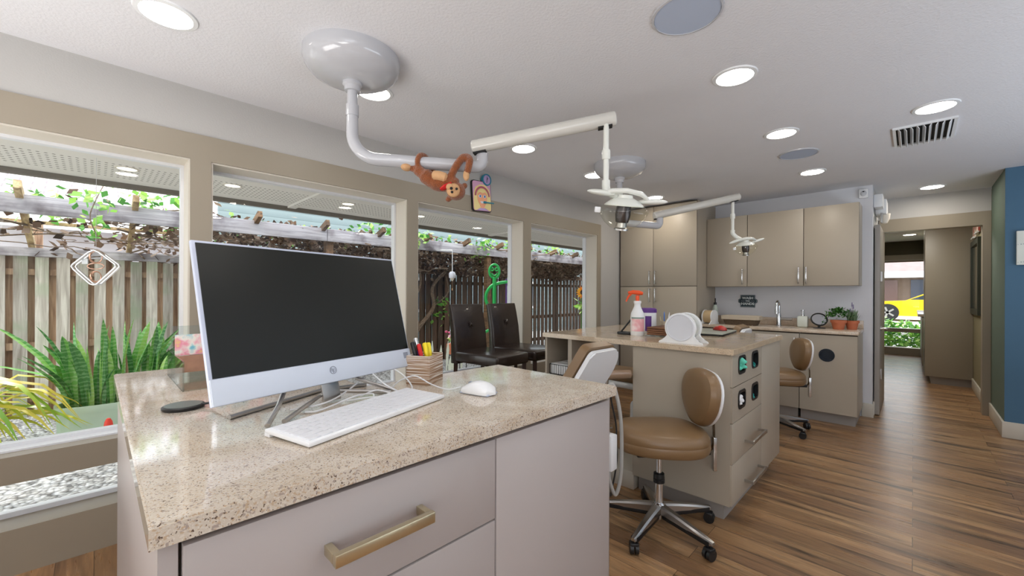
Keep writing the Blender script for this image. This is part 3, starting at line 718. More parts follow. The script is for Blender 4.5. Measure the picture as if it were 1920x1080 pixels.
# ------------------------------------------------------------------ centre island
o = MB().prism([(2.258, .647), (3.34, .647), (3.34, 1.905), (2.258, 1.905)], .03, Matrix.Translation((0, 0, ZD-.03)), bev=.003).build('island_worktop', M['quartz2'])
tag(o, 'speckled tan quartz worktop of the centre island', 'worktop')
t = thing('island_cabinet', 'taupe island drawer cabinet with glove openings behind the near stool', 'cabinet', (2.8, .95, 0))
b = MB(); b.box(2.285, 2.305, .67, 1.212, .1, .884).box(2.305, 3.30, .83, 1.212, .1, .884).box(2.855, 3.30, .684, .83, .1, .884).box(2.305, 2.855, .684, .83, .1, .52).box(2.305, 2.855, .684, .83, .868, .884)
b.build('carcass', M['cab'], t)
bx('toe_kick', M['toe'], 2.34, 3.28, .715, 1.20, 0, .1, parent=t)
bx('shadow_gap', M['gap'], 2.306, 3.322, .681, .6845, .1, .52, parent=t)
bx('end_panel', M['cab'], 2.853, 3.325, .66, .681, .1, .882, bev=.001, parent=t)
TY = Matrix.Rotation(R(90), 4, 'X')         # xy plane -> xz plane facing -y
def fr(y): return Matrix.Translation((0, y, 0)) @ TY
holes = []
for z0, z1 in ((.716, .880), (.531, .712)):
    cz = .817 if z0 > .6 else .632
    hs = [rrect(2.447-.062, 2.447+.062, cz-.046, cz+.046, .028), rrect(2.70-.062, 2.70+.062, cz-.046, cz+.046, .028)]
    dr = MB().plate([(2.287, z0), (2.849, z0), (2.849, z1), (2.287, z1)], hs, .02, fr(.68)).build('drawer', M['cab'], t)
    for cx, hh in ((2.447, hs[0]), (2.70, hs[1])):
        inn = rrect(cx-.052, cx+.052, cz-.036, cz+.036, .02)
        g = MB().plate(rrect(cx-.066, cx+.066, cz-.05, cz+.05, .03), [inn], .004, fr(.66))
        g.skin([g.ring([(x, .66, z) for x, z in inn]), g.ring([(x, .76, z) for x, z in inn])], True, False, True)
        g.build('glove_port', M['black'], dr); holes.append((cx, cz))
for z0, z1, hz in ((.320, .527, .39), (.105, .316, .172)):
    dr = bx('drawer', M['cab'], 2.287, 2.849, .66, .681, z0, z1, bev=.001, parent=t)
    g = MB(); g.box(2.50, 2.78, .612, .622, hz-.009, hz+.009, bev=.001).box(2.50, 2.51, .622, .66, hz-.007, hz+.007).box(2.77, 2.78, .622, .66, hz-.007, hz+.007)
    g.build('handle', M['steel'], dr)
def crumple(name, m, c, r, label, cat, seed, n=7, group=None):
    rnd = random.Random(seed); b = MB()
    for _ in range(n):
        p = Vector(c)+Vector((rnd.uniform(-1, 1)*r[0], rnd.uniform(-1, 1)*r[1], rnd.uniform(-1, 1)*r[2]))*.55
        b.ell(p, (r[0]*rnd.uniform(.25, .5), r[1]*.4, r[2]*rnd.uniform(.2, .4)), Euler((rnd.uniform(-1, 1), rnd.uniform(-1, 1), rnd.uniform(-1.5, 1.5))).to_matrix().to_4x4(), 12, 8)
    o = remesh(b.build(name, m), .0035, 2); tag(o, label, cat, group); return o
crumple('glove', M['teal'], (2.44, .666, .812), (.05, .03, .05), 'pale teal glove bulging out of the upper left island opening', 'glove', 3, 18, 'gloves in the island openings')
crumple('glove', mat('dark_teal_glove', '168F88', .5), (2.69, .675, .790), (.04, .03, .02), 'dark teal glove low in the upper right island opening', 'glove', 5, 6, 'gloves in the island openings')
crumple('glove', mat('dark_teal_glove', '168F88', .5), (2.69, .675, .607), (.04, .03, .02), 'dark teal glove low in the lower right island opening', 'glove', 8, 6, 'gloves in the island openings')
crumple('paper_tissue', M['white'], (2.43, .676, .632), (.045, .025, .042), 'white tissue in the lower left island opening', 'tissue', 9, 22)
t = thing('island_cubby', 'open taupe shelf unit at the window end of the island', 'shelf unit', (2.5, 1.78, 0))
b = MB(); b.box(2.285, 2.715, 1.885, 1.902, 0, .884).box(2.285, 2.715, 1.668, 1.70, 0, .884).box(2.70, 2.715, 1.70, 1.885, .1, .884).box(2.29, 2.70, 1.70, 1.885, .60, .618).box(2.29, 2.70, 1.70, 1.885, .1, .118)
b.build('panels', M['cab'], t)
o = bx('kneehole_plinth', M['base'], 2.30, 2.62, 1.213, 1.667, 0, .11, bev=.003); tag(o, 'low beige plinth in the kneehole of the island', 'plinth')
t = thing('wire_basket', 'black wire basket on the shelf of the open shelf unit', 'basket', (2.4, 1.79, .62))
b = MB(); X0, X1, Y0, Y1, z0, z1 = 2.30, 2.56, 1.712, 1.872, .621, .69
for z in (z0, z1): b.tube([(X0, Y0, z), (X1, Y0, z), (X1, Y1, z), (X0, Y1, z), (X0, Y0, z)], .0025, 6)
for q in range(9):
    y = Y0+(Y1-Y0)*q/8; b.tube([(X0, y, z0), (X0, y, z1)], .0016, 5)
for q in range(12):
    x = X0+(X1-X0)*q/11; b.tube([(x, Y0, z0), (x, Y0, z1)], .0016, 5)
b.build('wires', M['black'], t)
for q in range(3):
    o = bx('supply_box', M['white'], 2.305+.08*q, 2.38+.08*q, 1.72, 1.865, .624, .695, bev=.002); tag(o, 'white box in the wire basket, %s' % ['at its front', 'in its middle', 'at its back'][q], 'box', 'white boxes in the wire basket')

# ------------------------------------------------------------------ dental chairs
def dental_chair(label, ox, oy):
    """local frame: +y towards the feet; origin under the head end of the back"""
    t = lthing('dental_chair', label, 'dental chair', (ox, oy, 0), group='patient chairs')
    r = R(22)
    mb = frame((0, 0, .92), (1, 0, 0), (0, -sin(r), cos(r)))      # back plane, its z points to the head end, away from the feet
    def outline(g=0, n=6):
        P = [(.045-.0, .0), (.275, .0), (.315, -.06), (.31, -.135), (.22, -.30), (.12, -.42), (-.05, -.42), (-.10, -.32), (-.012, -.149)]
        c = Vector((.13, -.2)); P = [Vector(p) for p in P]
        P = [p+(p-c).normalized()*g for p in P]
        out = []
        for i in range(len(P)):
            a, b, d = P[i-1], P[i], P[(i+1) % len(P)]
            e1 = b+(a-b).normalized()*min(.03, (a-b).length*.4); e2 = b+(d-b).normalized()*min(.03, (d-b).length*.4)
            for k in range(n+1):
                f = k/n; out.append(tuple(e1*(1-f)**2+b*2*f*(1-f)+e2*f*f))
        return out
    MB().prism(outline(), .022, mb @ Matrix.Translation((0, 0, -.002)), bev=.008).build('back_shell', M['white'], t)
    MB().prism(outline(.002), .045, mb @ Matrix.Translation((-.006, .012, -.052)), bev=.0).build('back_cushion', M['leather'], t)
    x0 = .11
    MB().box(x0-.24, x0+.24, .17, .70, .44, .54, bev=.04, seg=4).build('seat', M['leather'], t)
    MB().box(x0-.21, x0+.21, .70, 1.28, .36, .44, bev=.03, seg=4, mtx=Matrix.Translation((0, 0, .02))).build('legrest', M['leather'], t)
    MB().box(x0-.22, x0+.22, .20, 1.20, .33, .385, bev=.02).build('underframe', M['white'], t)
    MB().lathe([(.13, .06), (.12, .12), (.10, .2), (.10, .34)], Matrix.Translation((x0, .5, 0)), 28).build('column', M['white'], t)
    MB().box(x0-.24, x0+.24, .18, .85, 0, .065, bev=.02, seg=3).build('base', M['white'], t)
    return t
dental_chair('near dental chair, white-shelled back showing between the two counters', 1.60, 1.095)
dental_chair('far dental chair, only the tip of its back showing behind the island', 3.49, .955)
# plastic-wrapped arm rest and white foot unit seen through the kneehole
t = thing('wrapped_armrest', 'brown padded bar wrapped in clear plastic in the island kneehole', 'armrest', (2.65, 1.4, .6))
MB().tube([(2.10, 1.345, .71), (2.10, 1.33, .71)], .03, 16).tube([(2.105, 1.33, .71), (2.27, 1.228, .71)], .028, 16).build('pad', mat('wrapped_leather', 'A58B74', .1, coat=1), t)
MB().tube([(2.10, 1.345, .71), (2.085, 1.36, .71)], .02, 12).build('end_knob', M['black'], t)
MB().tube([(2.15, 1.31, .69), (2.14, 1.33, .5), (2.14, 1.36, .1)], .012, 10).lathe([(.09, 0), (.08, .02), (.015, .03), (.012, .12)], Matrix.Translation((2.14, 1.36, 0)), 20).build('post', M['steel'], t)
o = MB().box(3.40, 3.62, 1.62, 1.85, 0, .23, bev=.05, seg=4).build('equipment_box', M['white']); tag(o, 'rounded white equipment box on the floor seen through the kneehole', 'equipment')
o = MB().tube(smooth_path([(3.36, 1.70, .18), (3.30, 1.66, .05), (3.30, 1.75, .012), (3.2, 1.9, .012), (2.95, 1.98, .012), (2.8, 1.90, .012)], 8), .006, 8).build('floor_cable', M['cable']); tag(o, 'pale cable lying on the floor in the kneehole', 'cable')

# ------------------------------------------------------------------ operator stools
def operator_stool(label, x, y, face, legrot):
    t = lthing('operator_stool', label, 'stool', (x, y, 0), R(face), 'tan operator stools')
    seat = MB(); prof = []
    # seat: rounded wedge, wide at the back (-x), narrower at the front (+x), raised soft top
    def out(s):
        P = []
        for k in range(40):
            a = 2*PI*k/40; rx = .235; ry = .19+.03*cos(a+PI)
            P.append((rx*s*abs(cos(a))**.85*(1 if cos(a) >= 0 else -1), ry*s*abs(sin(a))**.85*(1 if sin(a) >= 0 else -1)))
        return P
    rings = []
    for s, z in ((.80, .415), (.94, .418), (.985, .43), (1.0, .45), (.99, .466), (.985, .468), (.99, .470), (.985, .485), (.93, .507), (.80, .523), (.55, .532), (.2, .535)):
        rings.append(seat.ring([(px, py, z+(.028*(px/.235)**2 if z > .47 else 0)*(1 if px > 0 else .2)) for px, py in out(s)]))
    seat.skin(rings).build('seat', M['leather'], t)
    MB().box(-.16, .14, -.11, .11, .400, .416, bev=.004).box(-.25, -.10, -.03, .03, .385, .41, bev=.006).build('mechanism', M['black'], t)
    MB().tube(smooth_path([(-.20, 0, .395), (-.255, 0, .40), (-.275, 0, .46), (-.272, 0, .56), (-.26, 0, .66)], 6), .014, 8, sq=.35).box(-.285, -.268, -.018, .018, .30, .47, bev=.003).build('back_post', M['chrome'], t)
    # backrest: soft shield shape, broad at the top and tapering down
    mb = frame((-.235, 0, .67), (0, 1, 0), (-.10, 0, 1))      # local x across, y up, z forward
    def bout(s):
        P = []
        for k in range(36):
            a = 2*PI*k/36; cy = sin(a); w = .176*(1+.22*cy-.12*cy*cy)
            P.append((w*s*abs(cos(a))**.8*(1 if cos(a) >= 0 else -1), .142*s*abs(cy)**.9*(1 if cy >= 0 else -1)))
        return P
    bk = MB(); rings = []
    for s, z in ((.97, .0), (1.0, .012), (1.0, .03), (.95, .05), (.8, .064), (.5, .071), (.15, .073)):
        rings.append(bk.ring([mb @ Vector((px, py, z+.25*px*px)) for px, py in bout(s)]))
    bk.skin(rings); bo = bk.build('backrest', M['leather'], t)
    sh = MB(); rings = []
    for s, z in ((.3, -.022), (.8, -.020), (.97, -.012), (1.005, .001), (.97, .004)):
        rings.append(sh.ring([mb @ Vector((px, py, z+.25*px*px)) for px, py in bout(s)]))
    sh.skin(rings).build('back_shell', M['white'], bo)
    MB().cyl((0, 0, .27), (0, 0, .402), .014, seg=18).build('gas_piston', M['chrome'], t)
    MB().lathe([(.026, .27), (.026, .235), (.021, .232), (.021, .285), (.026, .288), (.03, .27)][:0] or [(.021, .10), (.021, .235)], None, 24).build('gas_column', M['chrome'], t)
    MB().lathe([(.022, .232), (.028, .236), (.028, .252), (.024, .256), (.028, .26), (.026, .282), (.015, .286)], None, 24).build('height_collar', M['black'], t)
    MB().lathe([(.033, .085), (.036, .10), (.034, .125), (.024, .135)], None, 24).cyl((0, 0, .05), (0, 0, .085), .012, seg=14).build('hub', M['chrome'], t)
    for q in range(5):
        a = R(legrot-face+72*q); rot = Matrix.Rotation(a, 4, 'Z')
        g = MB(); rr = []
        for d, hw, zt, zb in ((.02, .024, .13, .088), (.10, .020, .119, .085), (.20, .016, .102, .078), (.285, .014, .086, .066), (.30, .010, .082, .068)):
            rr.append(g.ring([rot @ Vector(p) for p in ((d, -hw, zb), (d, hw, zb), (d, hw*1.0, zt-.008), (d, hw*.55, zt), (d, -hw*.55, zt), (d, -hw, zt-.008))]))
        g.skin(rr); lo = g.build('leg', M['steel'], t)
        u = MB(); u.box(.03, .285, -.017, .017, .066, .088, bev=.003, mtx=rot @ Matrix.Rotation(R(1.5), 4, 'Y')); u.build('leg_underside', M['black'], lo)
        cm = rot @ Matrix.Translation((.285, 0, 0)) @ Matrix.Rotation(R(35+q*50), 4, 'Z')
        c = MB(); c.lathe([(.008, .045), (.008, .075)], cm, 10)
        for sy in (-1, 1): c.cyl(cm @ Vector((-.008, .004*sy, .026)), cm @ Vector((-.008, .019*sy, .026)), .026, seg=20)
        c.box(-.026, .012, -.021, .021, .036, .056, bev=.007, mtx=cm); c.build('caster', M['black'], lo)
    return t
operator_stool('tan leather operator stool with chrome base, in front of the island', 2.02, .925, 133, 183)
operator_stool('tan leather operator stool partly behind the island, by the sink cabinets', 4.255, .89, 118, 240)

# ------------------------------------------------------------------ dark leather chairs by the window
def parsons_chair(label, x, y, rz):
    t = lthing('leather_chair', label, 'chair', (x, y, 0), R(rz), 'dark leather high chairs')
    w = .18
    MB().box(-w, w, -.25, .22, .655, .742, bev=.022, seg=3).build('seat', M['brown'], t)
    b = MB(); rr = []
    for z, y0, th in ((.64, .20, .075), (.75, .205, .07), (.90, .222, .062), (1.03, .25, .055), (1.09, .266, .048), (1.105, .272, .034)):
        rr.append(b.ring([(px*(1.0), y0+py, z) for px, py in rrect(-w+.004, w-.004, 0, th, .016, 3)]))
    b.skin(rr).build('backrest', M['brown'], t)
    k = MB(); k.ell((0, .224, .94), (.013, .008, .013))
    k.build('button', M['brown'], t)
    f = MB()
    for a in range(8):
        q = a*PI/4+.2; f.tube([(.012*cos(q), .2235, .94+.012*sin(q)), (.034*cos(q), .2265+.034*sin(q)*.16, .94+.034*sin(q))], [.004, .0008], 6)
    f.build('tufts', M['brown'], t)
    for px, py in ((-w+.03, -.22), (w-.03, -.22), (-w+.03, .235), (w-.03, .235)):
        MB().tube([(px, py, .66), (px, py+(.03 if py > 0 else 0), 0)], [.022, .015], 4).build('leg', M['dwood'], t)
    MB().box(-w+.03, w-.03, -.23, -.21, .2, .225).build('stretcher', M['dwood'], t)
parsons_chair('high dark brown leather chair, left one of the pair by the window', 2.175, 2.37, 3)
parsons_chair('high dark brown leather chair, right one of the pair, partly behind the island', 2.60, 2.385, 3)

# ------------------------------------------------------------------ things on the island
t = thing('spray_bottle', 'white spray bottle with orange trigger on the island', 'spray bottle', (2.575, 1.335, ZD))
mt = Matrix.Translation((2.575, 1.335, ZD))
def label_mat(name, c0, c1):
    m, nt, b = new_mat(name); tc = nd(nt, 'ShaderNodeTexCoord'); n = nd(nt, 'ShaderNodeTexNoise'); n.inputs['Scale'].default_value = 18
    nt.links.new(tc.outputs['Object'], n.inputs['Vector']); c = ramp(nt, n.outputs['Fac'], [(.4, c0), (.6, c1)]); nt.links.new(c.outputs[0], b.inputs['Base Color']); return m
MB().lathe([(0, 0), (.041, 0), (.045, .006), (.045, .13), (.042, .15), (.026, .185), (.021, .20), (.021, .215), (.025, .217), (.025, .232), (.014, .234)], mt, 32).build('bottle', M['white'], t)
b = MB(); b.skin([b.ring([mt @ Vector((.0455*cos(a), .0455*sin(a), z)) for a in [R(150)+R(130)*k/16 for k in range(17)]]) for z in (.03, .118)], False, False, False)
b.build('label_panel', label_mat('pink_label', 'F4DDDD', 'E9A9AE'), t)
b = MB(); b.skin([b.ring([mt @ Vector((.0457*cos(a), .0457*sin(a), z)) for a in [R(150)+R(130)*k/16 for k in range(17)]]) for z in (.114, .124)], False, False, False)
b.build('label_band', mat('gray_green', '7F9A92', .5), t)
tr = mt @ Matrix.Rotation(R(128), 4, 'Z')
b = MB(); b.lathe([(.012, .232), (.013, .262), (.012, .27)], tr, 14)
b.tube([tr @ Vector(p) for p in ((-.035, 0, .283), (-.01, 0, .288), (.03, 0, .292), (.062, 0, .288))], [.010, .016, .014, .009], 10)
b.tube([tr @ Vector(p) for p in ((.04, 0, .283), (.06, 0, .262), (.075, 0, .228))], [.008, .007, .005], 8); b.build('trigger_head', M['orange'], t)
t = thing('wipes_tub', 'white wipes tub with purple lid behind the spray bottle', 'tub', (2.77, 1.355, ZD)); mt = Matrix.Translation((2.77, 1.355, ZD))
MB().lathe([(0, 0), (.056, 0), (.058, .004), (.058, .15), (.055, .153)], mt, 32).build('tub', M['white'], t)
MB().lathe([(.060, .148), (.060, .172), (.05, .180), (.02, .182), (0, .182)], mt, 32).build('lid', M['purple'], t)
b = MB(); b.skin([b.ring([mt @ Vector((.0586*cos(a), .0586*sin(a), z)) for a in [R(188)+R(42)*k/8 for k in range(9)]]) for z in (.02, .125)], False, False, False)
b.build('label_panel', M['purple'], t)
t = thing('tablet_stand', 'small black folding tablet stand left of the spray bottle', 'stand', (2.60, 1.43, ZD))
MB().box(2.55, 2.62, 1.38, 1.475, ZD, ZD+.018, bev=.004).build('foot', M['black'], t)
MB().tube([(2.58, 1.46, ZD+.016), (2.61, 1.385, ZD+.12)], .006, 8).build('strut', M['black'], t)
t = thing('letter_tray', 'low brown slatted wooden tray between the spray bottle and the floss reel', 'tray', (2.68, 1.17, ZD))
b = MB(); b.box(2.56, 2.82, 1.075, 1.275, ZD, ZD+.010, bev=.001); b.build('base', M['clear'], t)
b = MB()
for q in range(4): b.box(2.57, 2.81, 1.085, 1.265, ZD+.0115+q*.013, ZD+.022+q*.013, bev=.002)
b.build('boards', wood_mat('reddish_slats', '5E3A28', '94694B', 'Y', 1), t)
t = thing('pen_cup', 'small woven cup of pens behind the wooden tray', 'pen holder', (2.86, 1.27, ZD)); mt = Matrix.Translation((2.86, 1.27, ZD))
MB().lathe([(0, 0), (.034, 0), (.036, .088), (.032, .088), (.031, .006), (0, .006)], mt, 20).build('cup', mat('woven_cream', 'C9BBA5', .8, var=.2, nscale=60), t)
def ipen(label, m, dx, dy, lx, ly, L=.15):
    o = MB().tube([mt @ Vector((dx, dy, .008)), mt @ Vector((lx, ly, L-.02)), mt @ Vector((lx*1.1, ly*1.1, L))], [.004, .004, .0015], 8).build('pen', m); tag(o, label, 'pen', 'pens in the island cup')
ipen('blue pen in the cup on the island', mat('blue_plastic', '2E74C8', .3), -.008, .0, -.012, -.0, .155)
ipen('pale wooden stick in the cup on the island', mat('pale_stick', 'D8C9A2', .5), .0, .012, -.01, .028, .12)
ipen('white pen in the cup on the island', M['white'], .008, -.01, .0, -.03, .15)
# floss reels
def floss_reel(label, mtx, drum, s=1):
    t = lthing('floss_reel', label, 'dispenser', mtx=mtx @ Matrix.Scale(s, 4), group='floss reels')
    # side plates lie in the local yz plane, axis along x
    def plate(x, name):
        P = [(.086*cos(a), .089+.084*sin(a)) for a in [R(-32)+R(244)*k/36 for k in range(37)]]
        P = [(.122, 0), (.118, .008), (.098, .018), (.083, .032)]+P+[(-.083, .032), (-.098, .018), (-.118, .008), (-.122, 0)]
        return MB().prism(P, .012, Matrix.Translation((x, 0, 0)) @ frame((0, 0, 0), (0, 1, 0), (0, 0, 1)), bev=.003).build(name, M['white'], t)
    plate(0, 'side_plate'); plate(.108, 'side_plate')
    mx = Matrix.Translation((0, 0, .089)) @ Matrix.Rotation(R(90), 4, 'Y')
    MB().lathe([(.078, 0), (.077, -.005), (.072, -.006), (.070, -.002), (.0, -.002)], mx, 40, False).build('cap_disc', mat('pale_gray_plastic', 'DADDE4', .35), t)
    MB().lathe([(.078, .012), (.078, .108)], mx, 40).build('drum', drum, t)
    return t
floss_reel('large white floss reel standing on the near edge of the island', Matrix.Translation((2.325, .945, ZD)) @ Matrix.Rotation(R(4), 4, 'Z'), mat('pale_spool', 'C9CDC9', .25, var=.1, nscale=30, coat=.5))
# laptop and mouse
def L2(c, ang): return Matrix.Translation(c) @ Matrix.Rotation(R(ang), 4, 'Z')
t = lthing('laptop', 'closed silver laptop on the far side of the island', 'laptop', mtx=L2((2.895, .895, ZD), 4))
MB().box(0, .40, 0, .26, .003, .011, bev=.003).build('base', M['black'], t)
MB().box(0, .40, 0, .26, .0115, .019, bev=.003).build('lid', mat('sage_silver', 'B4B9AE', .35, .3), t)
MB().cyl((.05, .255, .010), (.35, .255, .010), .006, seg=10).build('hinge', M['black'], t)
mouse('red and black computer mouse lying on the closed laptop', (3.17, 1.00, ZD+.0191), R(-38), mat('mouse_red', 'B52A22', .3), M['black'], 1.0)

# ------------------------------------------------------------------ sink wall
ZB = .863
o = MB().box(4.735, 5.298, .345, 1.722, ZB-.03, ZB, bev=.003).build('sink_worktop', M['quartz3']); tag(o, 'speckled tan quartz worktop at the sink wall', 'worktop')
o = bx('backsplash', M['quartz3'], 5.278, 5.298, .348, 1.722, ZB+.0002, .942, bev=.002); tag(o, 'low speckled backsplash behind the sink worktop', 'backsplash')
def handle(x, y, z0, z1, m, par, d=.03):
    g = MB(); g.box(x-d-.008, x-d, y-.006, y+.006, z0, z1, bev=.002).box(x-d, x, y-.005, y+.005, z0+.004, z0+.014).box(x-d, x, y-.005, y+.005, z1-.014, z1-.004)
    return g.build('handle', m, par)
def wall_unit(name, label, cat, x, xb, y0, y1, z0, z1, doors, m=None, toe=0, group=None, hm=None):
    t = thing(name, label, cat, ((x+xb)/2, (y0+y1)/2, 0 if toe else z0), group=group)
    MB().box(x+.021, xb, y0, y1, z0, z1).build('carcass', M['cab'], t)
    bx('shadow_gap', M['gap'], x+.0195, x+.0212, y0+.002, y1-.002, z0+.002, z1-.002, parent=t)
    if toe: bx('toe_kick', M['toe'], x+.07, xb, y0+.02, y1, 0, z0, parent=t)
    for (a, b, c, d, hy, h0, h1) in doors:
        o = MB().box(x, x+.0195, a, b, c, d, bev=.001).build('door', M['cab'], t)
        if hy is not None: handle(x, hy, h0, h1, hm or M['steel'], o)
    return t
t = wall_unit('trash_cabinet', 'taupe base cabinet with round trash opening at the right end of the sink wall', 'cabinet', 4.75, 5.278, .352, .781, .1, .832, [], toe=1)
circ = [(.572+.054*cos(a), .635+.054*sin(a)) for a in [2*PI*k/32 for k in range(32)]]
TX = Matrix(((0, 0, 1, 0), (1, 0, 0, 0), (0, 1, 0, 0), (0, 0, 0, 1)))      # xy plane -> yz plane
dr = MB().plate([(.354, .103), (.779, .103), (.779, .82), (.354, .82)], [circ], .0195, Matrix.Translation((4.75, 0, 0)) @ TX).build('door', M['cab'], t)
g = MB(); oc = [(.572+.060*cos(a), .635+.060*sin(a)) for a in [2*PI*k/32 for k in range(32)]]; ic = [(.572+.05*cos(a), .635+.05*sin(a)) for a in [2*PI*k/32 for k in range(32)]]
g.plate(oc, [ic], .005, Matrix.Translation((4.745, 0, 0)) @ TX).skin([g.ring([(4.75, y, z) for y, z in ic]), g.ring([(4.768, y, z) for y, z in ic])], True, False, True)
g.build('trash_ring', mat('dark_blue_black', '1A2430', .35), dr)
handle(4.75, .75, .634, .784, M['steel'], dr)
wall_unit('sink_cabinet', 'taupe two-door base cabinet under the sink, behind the far stool', 'cabinet', 4.75, 5.278, .783, 1.72, .1, .832,
          [(.785, 1.25, .103, .82, .82, .634, .784), (1.254, 1.718, .103, .82, 1.68, .634, .784)], toe=1)
wall_unit('wall_cabinet', 'two-door taupe wall cabinet over the sink, right of the single-door one', 'wall cabinet', 5.0, 5.298, .362, 1.299, 1.284, 2.066,
          [(.365, .788, 1.285, 2.065, .767, 1.305, 1.472), (.794, 1.297, 1.285, 2.065, .829, 1.305, 1.472)], hm=M['chrome'], group='wall cabinets over the sink')
wall_unit('wall_cabinet', 'single-door taupe wall cabinet next to the tall cabinet', 'wall cabinet', 5.0, 5.298, 1.301, 1.722, 1.284, 2.066,
          [(1.303, 1.721, 1.285, 2.065, 1.342, 1.305, 1.472)], hm=M['chrome'], group='wall cabinets over the sink')
wall_unit('tall_cabinet', 'tall four-door taupe storage cabinet in the corner by the window wall', 'cabinet', 4.70, 5.298, 1.726, 2.69, .1, 2.255,
          [(1.729, 2.232, 1.291, 2.24, 2.20, 1.315, 1.475), (2.238, 2.67, 1.291, 2.24, 2.272, 1.315, 1.475), (1.729, 2.232, .103, 1.284, 2.20, 1.10, 1.262), (2.238, 2.67, .103, 1.284, 2.272, 1.10, 1.262)], toe=1, hm=M['chrome'])
# sign
t = thing('hand_washing_sign', 'small black sign with white lettering on the wall left of the tap', 'sign', (5.298, 1.369, 1.12))
P = [(-.075, -.07), (.075, -.07), (.075, -.03), (.098, -.015), (.098, .015), (.075, .03), (.075, .07), (-.075, .07), (-.075, .03), (-.098, .015), (-.098, -.015), (-.075, -.03)]
ms = frame((5.297, 1.369, 1.119), (0, -1, 0), (0, 0, 1))
MB().prism(P, .008, ms).build('board', mat('sign_black', '20303A', .6), t)
b = MB(); s1 = [(x*.93, y*.92) for x, y in P]; s2 = [(x*.90, y*.885) for x, y in P]
b.plate(s1, [s2], .0006, ms @ Matrix.Translation((0, 0, .008))); b.build('border_line', mat('sign_gray', '9DB0B4', .6), t)
SG = mat('sign_white', 'D5DEDE', .6)
for s, y, sz in (('WASH', .033, .040), ('YOUR', .0, .016), ('HANDS', -.033, .040)):
    text('lettering', s, sz, SG, ms @ Matrix.Translation((0, y, .0085)), t, .0005, .0012)
b = MB(); b.box(-.07, -.03, -.001, .001, 0, .0006, mtx=ms @ Matrix.Translation((0, 0, .008))).box(.03, .07, -.001, .001, 0, .0006, mtx=ms @ Matrix.Translation((0, 0, .008))); b.build('rule', SG, t)
# tap
t = thing('tap', 'arched chrome tap at the sink', 'tap', (5.09, 1.02, ZB))
MB().lathe([(.028, 0), (.028, .006), (.022, .01), (.021, .11), (.017, .13)], Matrix.Translation((5.09, 1.02, ZB)), 24).build('body', M['chrome'], t)
MB().tube([(5.09, 1.02, ZB+.12), (5.09, 1.02, ZB+.21)]+arc((5.04, 1.02, ZB+.21), .05, 0, PI, 12)[1:]+[(4.99, 1.02, ZB+.17)], .013, 14).cyl((4.99, 1.02, ZB+.175), (4.99, 1.02, ZB+.13), .016).build('spout', M['chrome'], t)
MB().cyl((5.09, 1.0, ZB+.075), (5.09, .90, ZB+.075), .014).build('lever_handle', M['steel'], t)
o = MB().plate(rrect(4.83, 5.05, .86, 1.22, .03), [rrect(4.837, 5.043, .867, 1.213, .026)], .0015, Matrix.Translation((0, 0, ZB))).build('sink_rim', M['steel']); adopt(o, bpy.data.objects['sink_worktop'])
# soap bottle, mirror, pots, basket, reel
t = thing('soap_dispenser', 'clear glass soap dispenser with chrome pump, right of the tap', 'soap dispenser', (5.06, .805, ZB)); mt = Matrix.Translation((5.06, .805, ZB))
MB().box(-.035, .035, -.045, .045, .001, .115, bev=.012, mtx=mt).build('bottle', mat('soap_glass', 'CFD6CC', .08, spec=.8), t)
MB().lathe([(.016, .115), (.016, .128), (.007, .13), (.007, .165), (.015, .167), (.015, .176)], mt, 18).tube([mt @ Vector((0, 0, .172)), mt @ Vector((-.04, .01, .168))], .005, 8).build('pump', M['chrome'], t)
t = thing('vanity_mirror', 'round black-framed tilting mirror on the sink worktop', 'mirror', (5.02, .665, ZB)); 
mm2 = frame((5.02, .665, ZB+.088), (.35, -.93, 0), (.55, .2, 1))
MB().lathe([(.060, -.006), (.070, -.006), (.070, .006), (.060, .006)], mm2, 40, False, False).lathe([(0, -.007), (.062, -.007), (.062, -.003)], mm2, 40).build('frame', M['black'], t)
MB().lathe([(0, .001), (.0605, .001), (.0605, -.003)], mm2, 40).build('glass', mat('mirror_silver', 'E6E8EA', .03, 1, var=0), t)
MB().lathe([(.05, 0), (.05, .006), (.012, .010), (.009, .03)], Matrix.Translation((5.02, .665, ZB)), 24).build('foot', M['black'], t)
